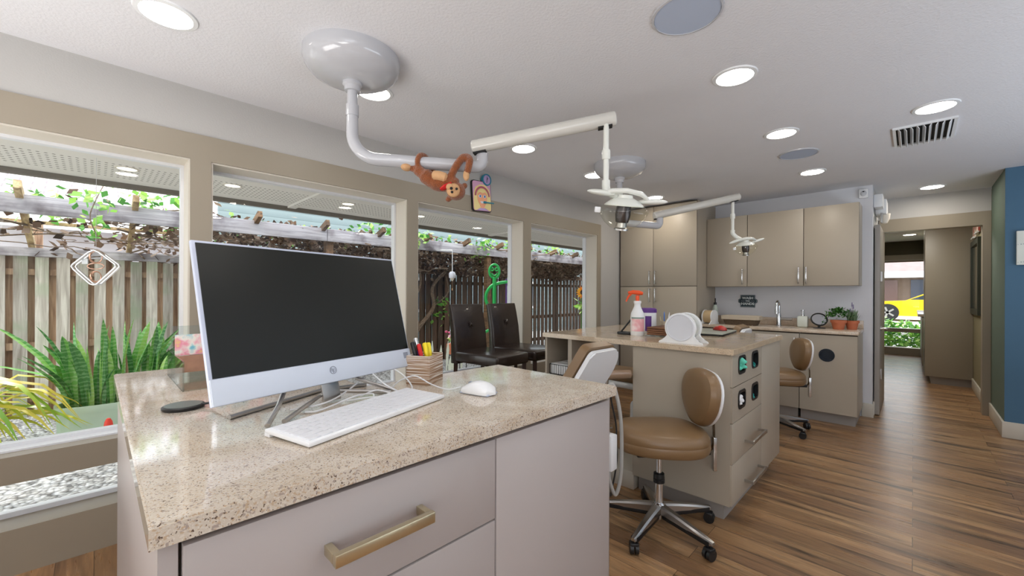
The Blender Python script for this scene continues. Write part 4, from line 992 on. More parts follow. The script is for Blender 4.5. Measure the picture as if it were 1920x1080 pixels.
def pot(label, x, y, r, h, kind):
    t = thing('potted_plant', label, 'potted plant', (x, y, ZB), group='small potted herbs'); mt = Matrix.Translation((x, y, ZB))
    MB().lathe([(0, 0), (r*.72, 0), (r*.95, h*.72), (r*1.08, h*.72), (r*1.1, h), (r*.95, h), (r*.9, h*.8)], mt, 28, True, False).build('pot', M['terra'], t)
    MB().lathe([(0, h*.85), (r*.92, h*.85)], mt, 20, True, False).build('soil', M['soil'], t)
    rnd = random.Random(int(x*1000)); b = MB()
    if kind == 'bush':
        for _ in range(420):
            a = rnd.uniform(0, 2*PI); ph = rnd.uniform(-.25, 1)*PI/2; rr = .095*rnd.uniform(.45, 1)
            p = Vector((rr*cos(a)*cos(ph)*1.12, rr*sin(a)*cos(ph)*1.12, h+.045+rr*sin(ph)*.75)); d = Vector((rnd.uniform(-1, 1), rnd.uniform(-1, 1), rnd.uniform(-.3, 1))).normalized()
            l = rnd.uniform(.014, .026); b.strip([mt @ p, mt @ (p+d*l*.5), mt @ (p+d*l)], [.002, l*.33, .001], d.cross(Vector((rnd.random(), rnd.random(), 1))))
        b.build('foliage', M['bush'], t)
    else:
        for _ in range(150):
            a = rnd.uniform(0, 2*PI); l = rnd.uniform(.06, .13); tl = rnd.uniform(0, .6); d = Vector((cos(a)*tl, sin(a)*tl, 1)).normalized()
            p = Vector((rnd.uniform(-.6, .6)*r, rnd.uniform(-.6, .6)*r, h*.8)); b.strip([mt @ p, mt @ (p+d*l*.6), mt @ (p+d*l)], [.002, .0035, .001], (-sin(a), cos(a), 0))
        b.build('foliage', M['lav'], t)
        f = MB()
        for q, hh in ((-.2, .20), (.3, .16), (.0, .22)):
            f.tube([mt @ Vector((q*r, q*r*.3, h*.8)), mt @ Vector((q*r*1.6, q*r, hh))], .0015, 5).tube([mt @ Vector((q*r*1.6, q*r, hh)), mt @ Vector((q*r*1.7, q*r, hh+.04))], [.005, .003], 8)
        f.build('flower_spike', mat('lavender', '7E7496', .7), t)
pot('terracotta pot with a bushy green herb on the sink worktop', 5.02, .515, .058, .088, 'bush')
pot('terracotta pot with a spiky lavender plant at the right end of the sink worktop', 5.09, .42, .052, .086, 'spike')
t = thing('woven_basket', 'long dark woven basket with cream cloth rim behind the sink', 'basket', (4.95, 1.34, ZB)); mt = Matrix.Translation((4.95, 1.34, ZB))
b = MB(); rr = []
for s, z in ((.84, 0), (.96, .068)): rr.append(b.ring([mt @ Vector((px*s, py*s, z)) for px, py in rrect(-.085, .085, -.18, .18, .03)]))
b.skin(rr).build('body', mat('dark_wicker', '5A4A3A', .85, var=.35, nscale=60, bump=.6, bscale=90), t)
b = MB(); rr = []
for s, z in ((.97, .058), (1.05, .060), (1.05, .098), (.98, .102), (.9, .09)): rr.append(b.ring([mt @ Vector((px*s, py*s, z)) for px, py in rrect(-.085, .085, -.18, .18, .03)]))
b.skin(rr).build('cloth_rim', mat('cream_cloth', 'BFB3A0', .9, var=.08, nscale=25), t)
floss_reel('white-sided reel with tan drum at the left end of the sink worktop', Matrix.Translation((4.84, 1.685, ZB)) @ Matrix.Rotation(R(-98), 4, 'Z'), mat('tan_spool', 'C8AE86', .3, var=.06), .92)
t = thing('pump_bottle', 'dark-topped pump bottle behind the tan reel', 'bottle', (5.10, 1.66, ZB)); mt = Matrix.Translation((5.10, 1.66, ZB))
MB().lathe([(0, 0), (.03, 0), (.032, .01), (.03, .17), (.018, .20), (.014, .215)], mt, 20).build('bottle', mat('pale_green_plastic', 'B9C6BC', .3), t)
MB().lathe([(.016, .21), (.016, .235), (.007, .24), (.007, .285), (0, .288)], mt, 16).build('pump', M['black'], t)
# wall fittings by the hallway
t = thing('motion_sensor', 'small white motion sensor high on the wall right of the wall cabinets', 'sensor', (5.298, .352, 2.19))
MB().box(5.27, 5.299, .316, .388, 2.145, 2.235, bev=.008).build('housing', M['white'], t)
MB().ell((5.27, .352, 2.19), (.008, .024, .028)).build('lens', mat('sensor_lens', 'C9CCD2', .3), t)
MB().ell((5.263, .352, 2.205), (.004, .009, .005)).build('eye', M['black'], t)
t = thing('emergency_light', 'white emergency light at the wall corner above the open door', 'emergency light', (5.55, .27, 2.08))
MB().box(5.40, 5.58, .215, .284, 2.06, 2.19, bev=.008).box(5.60, 5.86, .195, .284, 2.02, 2.17, bev=.01).build('housing', M['white'], t)
MB().lathe([(.045, .02), (.04, -.03), (.022, -.075), (0, -.085)], Matrix.Translation((5.74, .215, 2.015)), 20).build('lamp', mat('lamp_cream', 'F3EBDD', .3), t)
t = thing('wall_panel', 'white raised sign panel on the blue wall at the right edge', 'sign panel', (5.365, -.69, 1.59))
MB().box(5.335, 5.369, -.79, -.609, 1.448, 1.728, bev=.002).build('panel', mat('cream_white', 'E3E7DF', .5), t)
b = MB()
for z in (1.613, 1.466):
    for q in range(6): b.box(5.3335, 5.335, -.6175-.014*q-.004*(q % 2), -.6145-.014*q, z, z+.006+.003*(q % 3))
b.build('marks', mat('faint_gray', 'A4AFAE', .6), t)

# ------------------------------------------------------------------ hall beyond the doorway
M['hcab'] = mat('hall_laminate', '8F8676', .4, var=.02)
t = thing('hall_tall_cabinet', 'tall plain taupe cabinet end seen through the doorway', 'cabinet', (8.2, -.33, 0))
MB().box(7.87, 8.9, -.548, -.112, .105, 2.26, bev=.002).build('carcass', M['hcab'], t); bx('toe_kick', M['toe'], 7.93, 8.9, -.548, -.17, 0, .105, parent=t)
t = thing('hall_base_cabinet', 'low hall cabinet beyond the tall cabinet in the doorway', 'cabinet', (10, -.3, 0))
MB().box(8.905, 11.28, -.548, -.115, .10, .86).build('carcass', M['hcab'], t); bx('toe_kick', M['toe'], 8.905, 11.28, -.548, -.17, 0, .10, parent=t)
for q in range(4): o = bx('door', M['hcab'], 8.91+.59*q, 9.495+.59*q, -.115, -.097, .11, .85, bev=.001, parent=t)
o = bx('hall_worktop', M['quartz3'], 8.905, 11.28, -.548, -.05, .862, .90, bev=.003); tag(o, 'speckled worktop edge in the far hall', 'worktop')
t = thing('hall_wall_cabinet', 'slim pale upper cabinet seen edge-on in the far hall', 'wall cabinet', (10, -.3, 1.3))
MB().box(8.905, 11.28, -.548, -.14, 1.30, 2.26, bev=.002).build('carcass', mat('pale_cream_laminate', 'C9BD9C', .4), t)
t = thing('hall_mirror', 'dark-framed tall mirror on the right wall of the hall', 'mirror', (7.45, -.54, 1.42))
b = MB(); b.box(7.03, 7.86, -.549, -.52, .965, 1.03).box(7.03, 7.86, -.549, -.52, 1.80, 1.865).box(7.03, 7.09, -.549, -.52, 1.03, 1.80).box(7.80, 7.86, -.549, -.52, 1.03, 1.80)
b.build('frame', mat('dark_frame', '2B3128', .4), t); bx('glass', mat('hall_glass', '9A927C', .1, .6), 7.09, 7.80, -.549, -.54, 1.03, 1.80, parent=t)
ST = label_mat('red_print', 'E9DDCC', 'A8463C')
for q, (xx, zz) in enumerate(((7.62, 1.905), (7.22, 1.93))):
    t = thing('hanging_banner', 'small red and cream banner hanging above the hall mirror, %s' % ['the farther one', 'the nearer one'][q], 'banner', (xx, -.53, zz), group='small banners in the hall')
    bx('cloth', ST, xx-.11, xx+.11, -.546, -.53, zz, zz+.26, parent=t)
    MB().cyl((xx-.12, -.525, zz), (xx+.12, -.525, zz), .012, seg=10).build('rod', M['white'], t)

# ------------------------------------------------------------------ outside the far hall window
struct(bx('ground_front', mat('asphalt', '8E8D8C', .9, var=.1), 11.6, 45, -14, 20, -.25, -.05))
struct(bx('ground_lot', mat('pale_drive', 'B9B7B2', .9, var=.1), 17, 45, -14, 20, -.05, .18))
t = thing('yellow_car', 'yellow car parked beyond the far hall window', 'car', (22, -.62, .18))
YC = mat('yellow_paint', 'E8C21E', .2, coat=.5)
sil = [(-2.2, .32), (-2.18, .62), (-1.9, .74), (-.85, .80), (-.1, 1.18), (1.0, 1.22), (1.75, .84), (2.15, .78), (2.2, .35), (1.75, .2), (-1.7, .2)]
MB().prism(sil, 1.7, Matrix.Translation((22, -.62, .18)) @ Matrix(((0, 0, 1, 0), (-1, 0, 0, 0), (0, 1, 0, 0), (0, 0, 0, 1)))).build('body', YC, t)
MB().prism([(-.72, .84), (-.08, 1.13), (.95, 1.17), (1.45, .86)], 1.72, Matrix.Translation((21.99, -.62, .18)) @ Matrix(((0, 0, 1, 0), (-1, 0, 0, 0), (0, 1, 0, 0), (0, 0, 0, 1)))).build('windows', mat('car_glass', '39424A', .1), t)
for yy in (.73, -1.97):
    wmx = Matrix.Translation((21.97, yy, .51)) @ Matrix.Rotation(R(-90), 4, 'Y')
    wo = MB().lathe([(.22, 0), (.33, 0), (.34, -.05), (.34, -.2), (.22, -.2)], wmx, 32).build('wheel', M['black'], t)
    b = MB()
    for q in range(5): b.box(-.03, .03, 0, .22, -.01, .03, mtx=wmx @ Matrix.Rotation(R(72*q), 4, 'Z'))
    b.lathe([(.0, .03), (.05, .03), (.05, 0)], wmx, 16).build('rim', M['steel'], wo)
t = thing('roofed_house', 'low building with shingle roof beyond the yellow car', 'building', (31, 0, 0))
bx('wall', mat('brown_brick', '6E5D50', .9, var=.2, nscale=4), 30, 36, -12, 14, .18, 2.2, parent=t)
MB().box(29.2, 29.3, -13, 15, 2.1, 2.42).build('gutter', M['white'], t)
b = MB(); b.prism([(0, 0), (28, 0), (28, 4), (0, 4)], .1, frame((29.2, -13, 2.4), (0, 1, 0), (3, 0, 1))); b.build('roof', mat('pink_gray_shingle', '8A7B79', .9, var=.25, nscale=3), t)
for y0, mm_ in ((-.2, '3F4656'), (1.2, '6E5753')): bx('window', mat('far_pane_'+mm_, mm_, .2), 29.97, 30, y0-.6, y0+.3, .6, 2.0, parent=t)
def leafball(name, c, rad, n, l, m, parent=None, seed=1, flat=.9):
    rnd = random.Random(seed); b = MB()
    for _ in range(n):
        v = Vector((rnd.gauss(0, 1), rnd.gauss(0, 1), rnd.gauss(0, 1))).normalized()*rnd.uniform(.5, 1)
        p = Vector(c)+Vector((v.x*rad[0], v.y*rad[1], v.z*rad[2])); d = Vector((rnd.uniform(-1, 1), rnd.uniform(-1, 1), rnd.uniform(-.8, .8))).normalized()
        ll = l*rnd.uniform(.6, 1.2); b.strip([p, p+d*ll*.45, p+d*ll], [.003, ll*.32, .002], d.cross(Vector((rnd.uniform(-1, 1), rnd.uniform(-1, 1), flat))))
    return b.build(name, m, parent)
for q, (yy, zz, s) in enumerate(((.55, .33, .36), (.15, .30, .36), (-.25, .26, .34))):
    t = thing('green_shrub', 'leafy green shrub outside the far hall window, %s' % ['left one', 'middle one', 'right one'][q], 'shrub', (12.5, yy, -.05), group='shrubs outside the hall window')
    leafball('foliage', (12.5, yy, zz), (.35, .34, s), 420, .11, M['leaf'], t, 20+q)
    MB().cyl((12.5, yy, -.05), (12.5, yy, .3), .02, seg=8).build('stem', M['vine'], t)

# ------------------------------------------------------------------ garden strip outside the windows
gb = struct(bx('ground_strip', mat('dark_earth', '6E675F', .95), -6, 16, 2.9, 6.35, -.12, -.06))
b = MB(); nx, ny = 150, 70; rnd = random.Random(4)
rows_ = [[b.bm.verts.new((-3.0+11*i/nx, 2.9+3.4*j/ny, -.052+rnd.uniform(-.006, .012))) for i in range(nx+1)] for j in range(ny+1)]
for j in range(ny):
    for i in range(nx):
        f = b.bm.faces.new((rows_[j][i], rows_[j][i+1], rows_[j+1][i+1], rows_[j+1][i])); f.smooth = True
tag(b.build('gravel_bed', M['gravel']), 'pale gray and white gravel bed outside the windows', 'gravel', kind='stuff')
tag(MB().ell((-.42, 4.6, -.03), (.10, .07, .035)).build('flat_stone', mat('gray_stone', '8D8A80', .8, var=.2)), 'flat gray stone lying on the gravel', 'stone')
struct(bx('soffit', M['soffit'], -4, 12, 2.9, 4.27, 2.02, 2.04))
struct(bx('fascia', M['fascia'], -4, 12, 4.27, 4.33, 1.985, 2.3))
struct(bx('eave_trim', M['reveal'], -4, 12, 2.9, 2.96, 1.985, 2.02))
for q, (x, lb) in enumerate(((-1.25, 0), (1.32, 1), (3.9, 2), (6.4, 3))):
    if q in (1, 2):
        struct(MB().box(-.035, .035, 2.96, 4.27, 2.004, 2.021, mtx=Matrix.Translation((x, 0, 0))).build('soffit_batten', M['soffit']))
for x, y, lb in ((.147, 3.755, 'seen in the first window'), (.74, 3.75, 'at the left of the second window'), (1.64, 3.74, 'at the right of the second window'), (2.43, 3.77, 'at the left edge of the third window'), (2.657, 3.01, 'in the third window, close to the glass')):
    t = thing('soffit_light', 'small round light in the outside soffit, '+lb, 'soffit light', (x, y, 2.02), group='lights in the soffit')
    MB().lathe([(.05, -.001), (.052, -.006), (.062, -.004), (.064, 0)], Matrix.Translation((x, y, 2.02)), 28, False, False).build('ring', M['reveal'], t)
    MB().lathe([(0, -.003), (.05, -.003), (.05, -.001)], Matrix.Translation((x, y, 2.02)), 28).build('diffuser', M['lampo'], t)
# fence: one panel per bay
FY = 6.25; rnd = random.Random(11)
def fence_panel(x0, n, front, back, label, pitch=.139, bwid=.092):
    t = thing('fence_panel', label, 'fence', (x0+n*pitch/2, FY, -.06), group='board fence panels')
    x1 = x0+n*pitch; f = MB(); k = MB()
    for i in range(n):
        dx = rnd.uniform(-.004, .004); f.box(x0+i*pitch+dx, x0+i*pitch+dx+bwid*rnd.uniform(.94, 1.04), FY, FY+.018, -.05, 1.545+rnd.uniform(-.012, .012))
        k.box(x0+i*pitch+.072+dx, x0+i*pitch+.160+dx, FY+.056, FY+.074, -.05, 1.545)
    f.build('front_boards', front, t); k.build('back_boards', back, t)
    r = MB(); r.box(x0, x1, FY+.018, FY+.056, 1.36, 1.42).box(x0, x1, FY+.018, FY+.056, .62, .69).box(x0, x1, FY+.018, FY+.056, .10, .17); r.build('rails', back, t)
    bx('cap_rail', M['beam'] if front == M['fenceL'] else front, x0, x1, FY-.03, FY+.10, 1.545, 1.63, parent=t)
    pbx = bx('post', back, x1-.045, x1+.045, FY+.08, FY+.17, -.05, 1.9, parent=t)
fl = ['weathered pale gray board fence panel at the left edge, behind the yellow-leaved plant', 'weathered pale gray board fence panel behind the snake plant', 'board fence panel behind the computer',
      'dark board fence panel seen left of the hanging white globe', 'dark board fence panel behind the high leather chairs', 'dark board fence panel behind the green tube figure', 'dark board fence panel at the far end of the last window', 'farthest dark board fence panel']
x = -1.95
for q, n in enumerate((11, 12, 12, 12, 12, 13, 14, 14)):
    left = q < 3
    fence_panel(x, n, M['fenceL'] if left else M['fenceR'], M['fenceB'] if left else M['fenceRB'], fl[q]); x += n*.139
# pergola leaning from the fence to a beam
t = thing('pergola', 'weathered wooden pergola over the gravel with a long gray beam', 'pergola', (3, 5.4, 0))
for a, c in ((-3, 2.05), (2.055, 7.2), (7.205, 12)): bx('beam', M['beam'], a, c, 5.28, 5.32, 1.848, 2.004, bev=.004, parent=t)
def rafter(x):
    b = MB(); d = Vector((0, 1.12, -.40)).normalized()
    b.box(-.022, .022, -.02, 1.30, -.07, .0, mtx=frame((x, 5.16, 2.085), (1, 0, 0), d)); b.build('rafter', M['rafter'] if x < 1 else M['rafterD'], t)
for x in (-1.25, -.44, .264, 1.27, 2.0, 2.75, 3.5, 4.25, 5.0, 5.75, 6.5, 7.25, 8.0): rafter(x)
for y, z in ((5.62, 1.955), (5.95, 1.84)):
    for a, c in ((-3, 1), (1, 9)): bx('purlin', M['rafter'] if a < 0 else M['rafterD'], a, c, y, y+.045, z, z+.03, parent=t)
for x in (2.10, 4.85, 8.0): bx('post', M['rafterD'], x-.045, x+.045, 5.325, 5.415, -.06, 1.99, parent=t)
# vines
rnd = random.Random(21); b = MB()
def slope(y): return 2.09-(y-5.16)*.357
for q in range(200):
    x = -1.2+9.5*rnd.random()**.85; y = rnd.uniform(5.4, 6.2); z = slope(y)+rnd.uniform(-.12, .05); p = [Vector((x, y, z))]
    for _ in range(6): p.append(p[-1]+Vector((rnd.uniform(-.1, .28), rnd.uniform(-.13, .13), rnd.uniform(-.05, .05))))
    b.tube(p, rnd.uniform(.004, .011), 5)
tag(b.build('vine_branches', M['vine']), 'tangle of bare vine branches on the pergola', 'vine', kind='stuff')
b = MB()
for q in range(15000):
    x = -1.0+9.6*rnd.random()**.8; y = rnd.uniform(5.36, 6.3); dens = .10+.9*min(1, max(0, (x-.1)/1.6))
    if rnd.random() > dens: continue
    z = slope(y)-.045+rnd.gauss(0, .06); d = Vector((rnd.uniform(-1, 1), rnd.uniform(-1, 1), rnd.uniform(-1, .5))).normalized(); l = rnd.uniform(.05, .10)
    b.strip([(x, y, z), Vector((x, y, z))+d*l*.5, Vector((x, y, z))+d*l], [.004, l*.36, .002], d.cross(Vector((rnd.uniform(-1, 1), rnd.uniform(-1, 1), 1))))
tag(b.build('dry_vine_leaves', M['leafdry']), 'brown dry leaves hanging under the pergola', 'leaves', kind='stuff')
b = MB(); clumps = [(-.3, 5.6, .30, 90), (.35, 5.4, .28, 90), (.75, 5.7, .5, 110), (1.9, 5.8, .5, 60), (2.75, 5.5, .3, 110), (3.25, 5.25, .18, 150), (4.05, 5.6, .4, 70), (4.65, 5.26, .16, 80), (5.6, 5.5, .7, 160), (6.8, 5.5, .6, 120), (1.2, 5.9, .7, 60)]
for cx, cy, s, n in clumps:
    for _ in range(n):
        x = rnd.gauss(cx, s*.6); y = rnd.gauss(cy, .15); z = slope(y)+.03+abs(rnd.gauss(0, .05))-(rnd.random()*.25 if s < .2 else 0)
        d = Vector((rnd.uniform(-1, 1), rnd.uniform(-1, 1), rnd.uniform(-1, .6))).normalized(); l = rnd.uniform(.05, .10); P = Vector((x, y, z))
        b.strip([P, P+d*l*.45, P+d*l], [.004, l*.36, .002], d.cross(Vector((rnd.uniform(-1, 1), rnd.uniform(-1, 1), 1))))
tag(b.build('green_vine_leaves', M['leaf']), 'bright green vine leaves on top of the pergola', 'leaves', kind='stuff')
t = thing('climbing_vine', 'twisted gray vine trunk climbing the dark fence left of the hanging globe', 'vine', (3.9, 6.05, -.05))
MB().tube(smooth_path([(3.55, 6.1, -.05), (3.75, 6.1, .35), (3.9, 6.05, .62), (4.22, 6.1, .95), (4.2, 6.1, 1.3), (4.5, 6.05, 1.62), (4.9, 5.9, 1.85)], 6), [.045-.0007*q for q in range(37)], 8).build('trunk', M['vine'], t)
MB().tube(smooth_path([(3.9, 6.05, .62), (3.8, 6.1, 1.0), (3.95, 6.1, 1.35), (3.85, 6.0, 1.75)], 6), .02, 7).tube(smooth_path([(4.2, 6.1, .95), (4.55, 6.12, 1.2), (4.5, 6.1, 1.5)], 6), .014, 6).build('branches', M['vine'], t)
leafball('leaves', (4.35, 6.05, .9), (.25, .12, .3), 45, .09, M['leaf'], t, 5)
# sprig hanging in the first window with the wind spinner below
t = thing('vine_sprig', 'leafy green vine tip hanging down in front of the beam in the first window', 'vine', (.05, 4.9, 2.0))
MB().tube(smooth_path([(.05, 5.0, 2.12), (.0, 4.85, 1.95), (-.03, 4.8, 1.8), (.02, 4.8, 1.62)], 6), .004, 6).build('stem', M['vine'], t)
leafball('leaves', (.0, 4.85, 1.84), (.16, .06, .26), 42, .085, M['leaf'], t, 9)
t = thing('wind_spinner', 'silvery diamond-shaped wind spinner hanging outside the first window', 'ornament', (.003, 3.6, 1.35))
RI2 = Vector((.72, -.69, 0))
def sp(u, v, n=0): return Vector((.003, 3.6, 1.353))+RI2*u+Vector((0, 0, v))+FW*n
sv = mat('spinner_metal', 'D7D3D2', .2, .8); cu = mat('spinner_copper', 'D3A38A', .2, .8)
b = MB()
for n_ in (-.012, .012):
    b.tube([sp(u*1.0, v*1.0, n_) for u, v in ((0, .098), (.03, .085), (.128, .012), (.132, -.002), (.12, -.015), (.02, -.11), (0, -.115), (-.02, -.11), (-.12, -.02), (-.132, -.002), (-.125, .01), (-.03, .085), (0, .098))], .0062, 6)
b.build('frame', sv, t)
b = MB()
for cz, r in ((.058, .038), (-.065, .032)): b.tube([sp(r*cos(a), cz+r*sin(a)) for a in [2*PI*k/24 for k in range(25)]], .006, 6, sq=.5)
b.tube([sp(.05*cos(a), .0+.018*sin(a)) for a in [2*PI*k/20 for k in range(21)]], .003, 6).build('rings', cu, t)
b = MB(); b.box(-.017, .017, -.003, .003, -.017, .017, mtx=frame(sp(-.065, .03), RI2, FW)); b.build('tile', M['white'], t)
MB().tube([sp(0, .095), sp(0, 2.02-1.353)], .0012, 5).build('string', M['cable'], t)
# planter with snake plant
t = thing('snake_plant_planter', 'pale green ribbed planter with a banded snake plant on the gravel', 'potted plant', (.16, 5.12, -.05))
b = MB(); rr = []
def pl(s, z, rib=0): return [(.16+.40*s*math.copysign(abs(cos(a))**.6, cos(a))*(1-rib*.02*(k % 3 == 0)), 5.12+.19*s*math.copysign(abs(sin(a))**.6, sin(a))*(1-rib*.05*(k % 3 == 0)), z) for k, a in [(k, 2*PI*k/60) for k in range(60)]]
for s, z, r_ in ((.93, -.055, 0), (.95, .0, 1), (.97, .15, 1), (.985, .18, 0), (1.0, .19, 0), (1.0, .235, 0), (.95, .235, 0), (.93, .18, 0)): rr.append(b.ring(pl(s, z, r_)))
b.skin(rr, True, True, True).build('planter', M['planter'], t)
b = MB(); rr = [b.ring(pl(.94, .19)), b.ring(pl(.5, .20))]; b.skin(rr).build('soil', M['soil'], t)
b = MB(); rnd = random.Random(33)
for q in range(58):
    x = .16+rnd.uniform(-.33, .33); y = 5.12+rnd.uniform(-.13, .13); a = rnd.uniform(0, 2*PI) if q > 10 else rnd.uniform(-.9, .9)+(PI if q < 2 else 0); le = rnd.uniform(.42, .84); tl = rnd.uniform(0, .42) if q > 10 else rnd.uniform(.5, .9)
    out = Vector(((x-.16)*1.3+cos(a)*.3, sin(a)*.3, 0)); wd = rnd.uniform(.026, .045); tw = rnd.uniform(0, PI)
    pts = [Vector((x, y, .18))+out*tl*f*f*le*2.2+Vector((0, 0, le*f*(1-.25*tl*f))) for f in (0, .2, .4, .6, .8, .92, 1)]
    sd = Vector((cos(tw), sin(tw), 0)); L_ = []
    nrm = Vector((-sd.y, sd.x, 0))
    for p, w_ in zip(pts, (.7, .9, 1, 1, .8, .45, .03)): L_.append(b.ring([p-sd*wd*w_, p+nrm*wd*w_*.45, p+sd*wd*w_]))
    b.skin(L_, False, False, False)
b.build('leaves', M['snake'], t)
t = thing('spider_lily', 'yellow-green strap-leaved plant at the left edge outside the first window', 'plant', (-.75, 5.0, -.05))
b = MB(); rnd = random.Random(12)
for q in range(46):
    a = rnd.uniform(-1.2, 1.2)+(0 if q % 3 else PI); le = rnd.uniform(.5, .85); h = rnd.uniform(.25, .62)
    d = Vector((cos(a), sin(a)*.7, 0)); pts = []
    for f in (0, .15, .3, .5, .7, .85, 1): pts.append(Vector((-.78, 5.0, .02))+d*le*f+Vector((0, 0, h*4*f*(1-f)*.75+.25*f*h+.3*(1-f)*0)))
    sd = Vector((-d.y, d.x, .2)); b.strip(pts, [w_*.022 for w_ in (.6, .8, 1, 1, .9, .6, .05)], sd)
b.build('leaves', M['yleaf'], t)
t = thing('bird_figurine', 'small garden figurine with red head, green and white body, by the planter', 'figurine', (.085, 4.72, -.05))
b = MB(); b.lathe([(.0, 0), (.06, .01), (.065, .06), (.05, .10), (.03, .125), (0, .13)], Matrix.Translation((.085, 4.72, -.05)), 24).build('body', label_mat('green_white', 'F2F2EE', '2F9E4F'), t)
MB().lathe([(.028, .115), (.03, .14), (.024, .18), (.012, .205), (0, .21)], Matrix.Translation((.08, 4.72, -.05)), 20).build('head', M['redp'], t)
MB().ell((.10, 4.665, .05), (.02, .01, .018)).build('wing', mat('figurine_blue', '3F5F8E', .4), t)
# hanging globe, tube figure, flower pot, sunflower
t = thing('hanging_globe', 'white globe hanging from the pergola beam on a cord', 'hanging ornament', (3.70, 4.9, 1.9)); gx, gy, gz = 3.70, 4.87, 1.455
MB().lathe([(.0, .062), (.03, .058), (.047, .035), (.05, .0), (.049, -.03), (.046, -.034), (.0, -.034)], Matrix.Translation((gx, gy, gz)), 28).build('globe', mat('gray_white_globe', 'DADAE2', .4, var=.06, nscale=60), t)
MB().lathe([(.028, -.034), (.026, -.058), (.016, -.062), (.014, -.078), (0, -.08)], Matrix.Translation((gx, gy, gz)), 20).build('cap', mat('cream_cap', 'D9CDBB', .5), t)
MB().tube([(gx, gy, gz+.06), (gx, gy+.4, 1.86)][:1]+[(gx, gy, 1.83)], .006, 8).tube([(gx, gy, 1.83), (gx, 5.28, 1.86)], .005, 6).build('cord', M['cable'], t)
MB().ell((gx, gy, gz-.20), (.008, .008, .02)).tube([(gx, gy, gz-.08), (gx, gy, gz-.2)], .0012, 5).build('clapper', M['furtan'], t)
t = thing('tube_figure', 'bright green bent foam-tube figure with a smiling ring face outside the third window', 'garden figure', (4.33, 4.6, -.05))
UX = Vector((.76, -.65, 0)); fo = Vector((4.30, 4.6, 0))
def tp(u, z): return fo+UX*u+Vector((0, 0, z))
b = MB(); b.tube([tp(0, -.05), tp(0, 1.45)], .030, 14)
b.tube([tp(.078*cos(a), 1.535+.105*sin(a)) for a in [2*PI*k/28 for k in range(29)]], .018, 10)
b.tube(smooth_path([tp(.30, 1.405), tp(.2, 1.375), tp(.08, 1.355), tp(-.04, 1.31), tp(-.12, 1.20), tp(-.125, 1.08), tp(-.06, .97), tp(.06, .94), tp(.18, .955), tp(.26, .965)], 6), .024, 12)
b.tube(smooth_path([tp(-.02, .66), tp(-.1, .62), tp(-.2, .57), tp(-.26, .52)], 4), .022, 10)
b.build('body', M['greenp'], t)
b = MB()
for u in (-.034, .034): b.tube([tp(u+.022*cos(a), 1.565+.022*sin(a)) for a in [2*PI*k/16 for k in range(17)]], .010, 8)
b.tube([tp(.04*cos(a), 1.51+.04*sin(a)) for a in [PI+PI*k/10 for k in range(11)]], .010, 8).build('face', M['greenp'], t)
t = thing('red_flag', 'orange-red foam banner on a purple pole beside the green tube figure', 'banner', (4.5, 4.45, -.05))
MB().tube([tp(.185, -.05), tp(.185, 1.42)], .013, 10).build('pole', M['purple'], t)
b = MB()
for q in range(8): b.tube([tp(.21, 1.21+.028*q), tp(.44, 1.215+.028*q)], .016, 8)
b.build('banner', M['redp'], t)
def flowerpot(label, x, y, z):
    t = thing('flower_pot', label, 'potted plant', (x, y, z)); mt = Matrix.Translation((x, y, z))
    MB().box(-.10, .10, -.07, .07, 0, .12, bev=.01, mtx=mt).build('pot', M['terra'], t); leafball('foliage', (x, y, z+.17), (.10, .08, .07), 160, .035, M['leaf'], t, 3)
    rnd = random.Random(8); b = MB()
    for _ in range(60):
        p = Vector((x+rnd.uniform(-.11, .11), y+rnd.uniform(-.08, .08), z+.17+rnd.uniform(0, .11))); b.ell(p, .012, None, 8, 6)
    b.build('blossoms', label_mat('pink_white', 'F6E6EC', 'D9487F'), t)
flowerpot('terracotta window pot with pink and white flowers outside the third window', 2.92, 3.75, .50)
t = thing('pot_stand', 'thin wire stand holding the flower pot', 'stand', (2.92, 3.75, -.05))
b = MB()
for dx in (-.09, .09):
    for dy in (-.06, .06): b.tube([(2.92+dx, 3.75+dy, -.05), (2.92+dx, 3.75+dy, .497)], .006, 6)
b.tube([(2.82, 3.68, .492), (3.02, 3.68, .492), (3.02, 3.82, .492), (2.82, 3.82, .492), (2.82, 3.68, .492)], .006, 6); b.build('wire', M['black'], t)
t = thing('white_leaf_plant', 'pale upright leaves of a garden plant behind the pen box', 'plant', (2.75, 3.6, -.05))
b = MB(); rnd = random.Random(2)
for q in range(12):
    x, y = 2.62+rnd.uniform(-.12, .3), 3.65+rnd.uniform(-.1, .1); h = rnd.uniform(.45, .72); b.strip([(x, y, -.05), (x+.01, y, h*.6), (x+.02, y, h*.9), (x+.025, y, h+.03)], [.004, .005, .016, .002], (.72, -.69, 0))
b.build('leaves', mat('pale_leaf', 'DCE3D6', .6), t)
t = thing('sunflower', 'tall orange sunflower outside the last window', 'flower', (5.74, 4.0, -.05))
sf = frame((5.74, 3.97, 1.22), (.82, -.57, 0), (0, 0, 1))
b = MB()
for q in range(16):
    a = 2*PI*q/16; d = Vector((cos(a), sin(a), 0)); b.strip([sf @ (d*.035), sf @ (d*.07+Vector((0, 0, .012))), sf @ (d*.115)], [.012, .02, .002], sf.to_3x3() @ Vector((-sin(a), cos(a), .2)))
b.build('petals', leaf_mat('sun_petals', ['E89A1E', 'F2C234', 'D9751A']), t)
MB().ell((0, 0, 0), (.045, .045, .015), sf).build('centre', M['dwood'], t)
MB().tube([(5.74, 4.0, -.05), (5.75, 4.0, .7), (5.74, 4.0, 1.21)], .009, 8).build('stem', mat('stem_green', '4F7E35', .6), t)
leafball('leaves', (5.74, 4.0, .98), (.08, .05, .12), 10, .14, M['leaf'], t, 3)
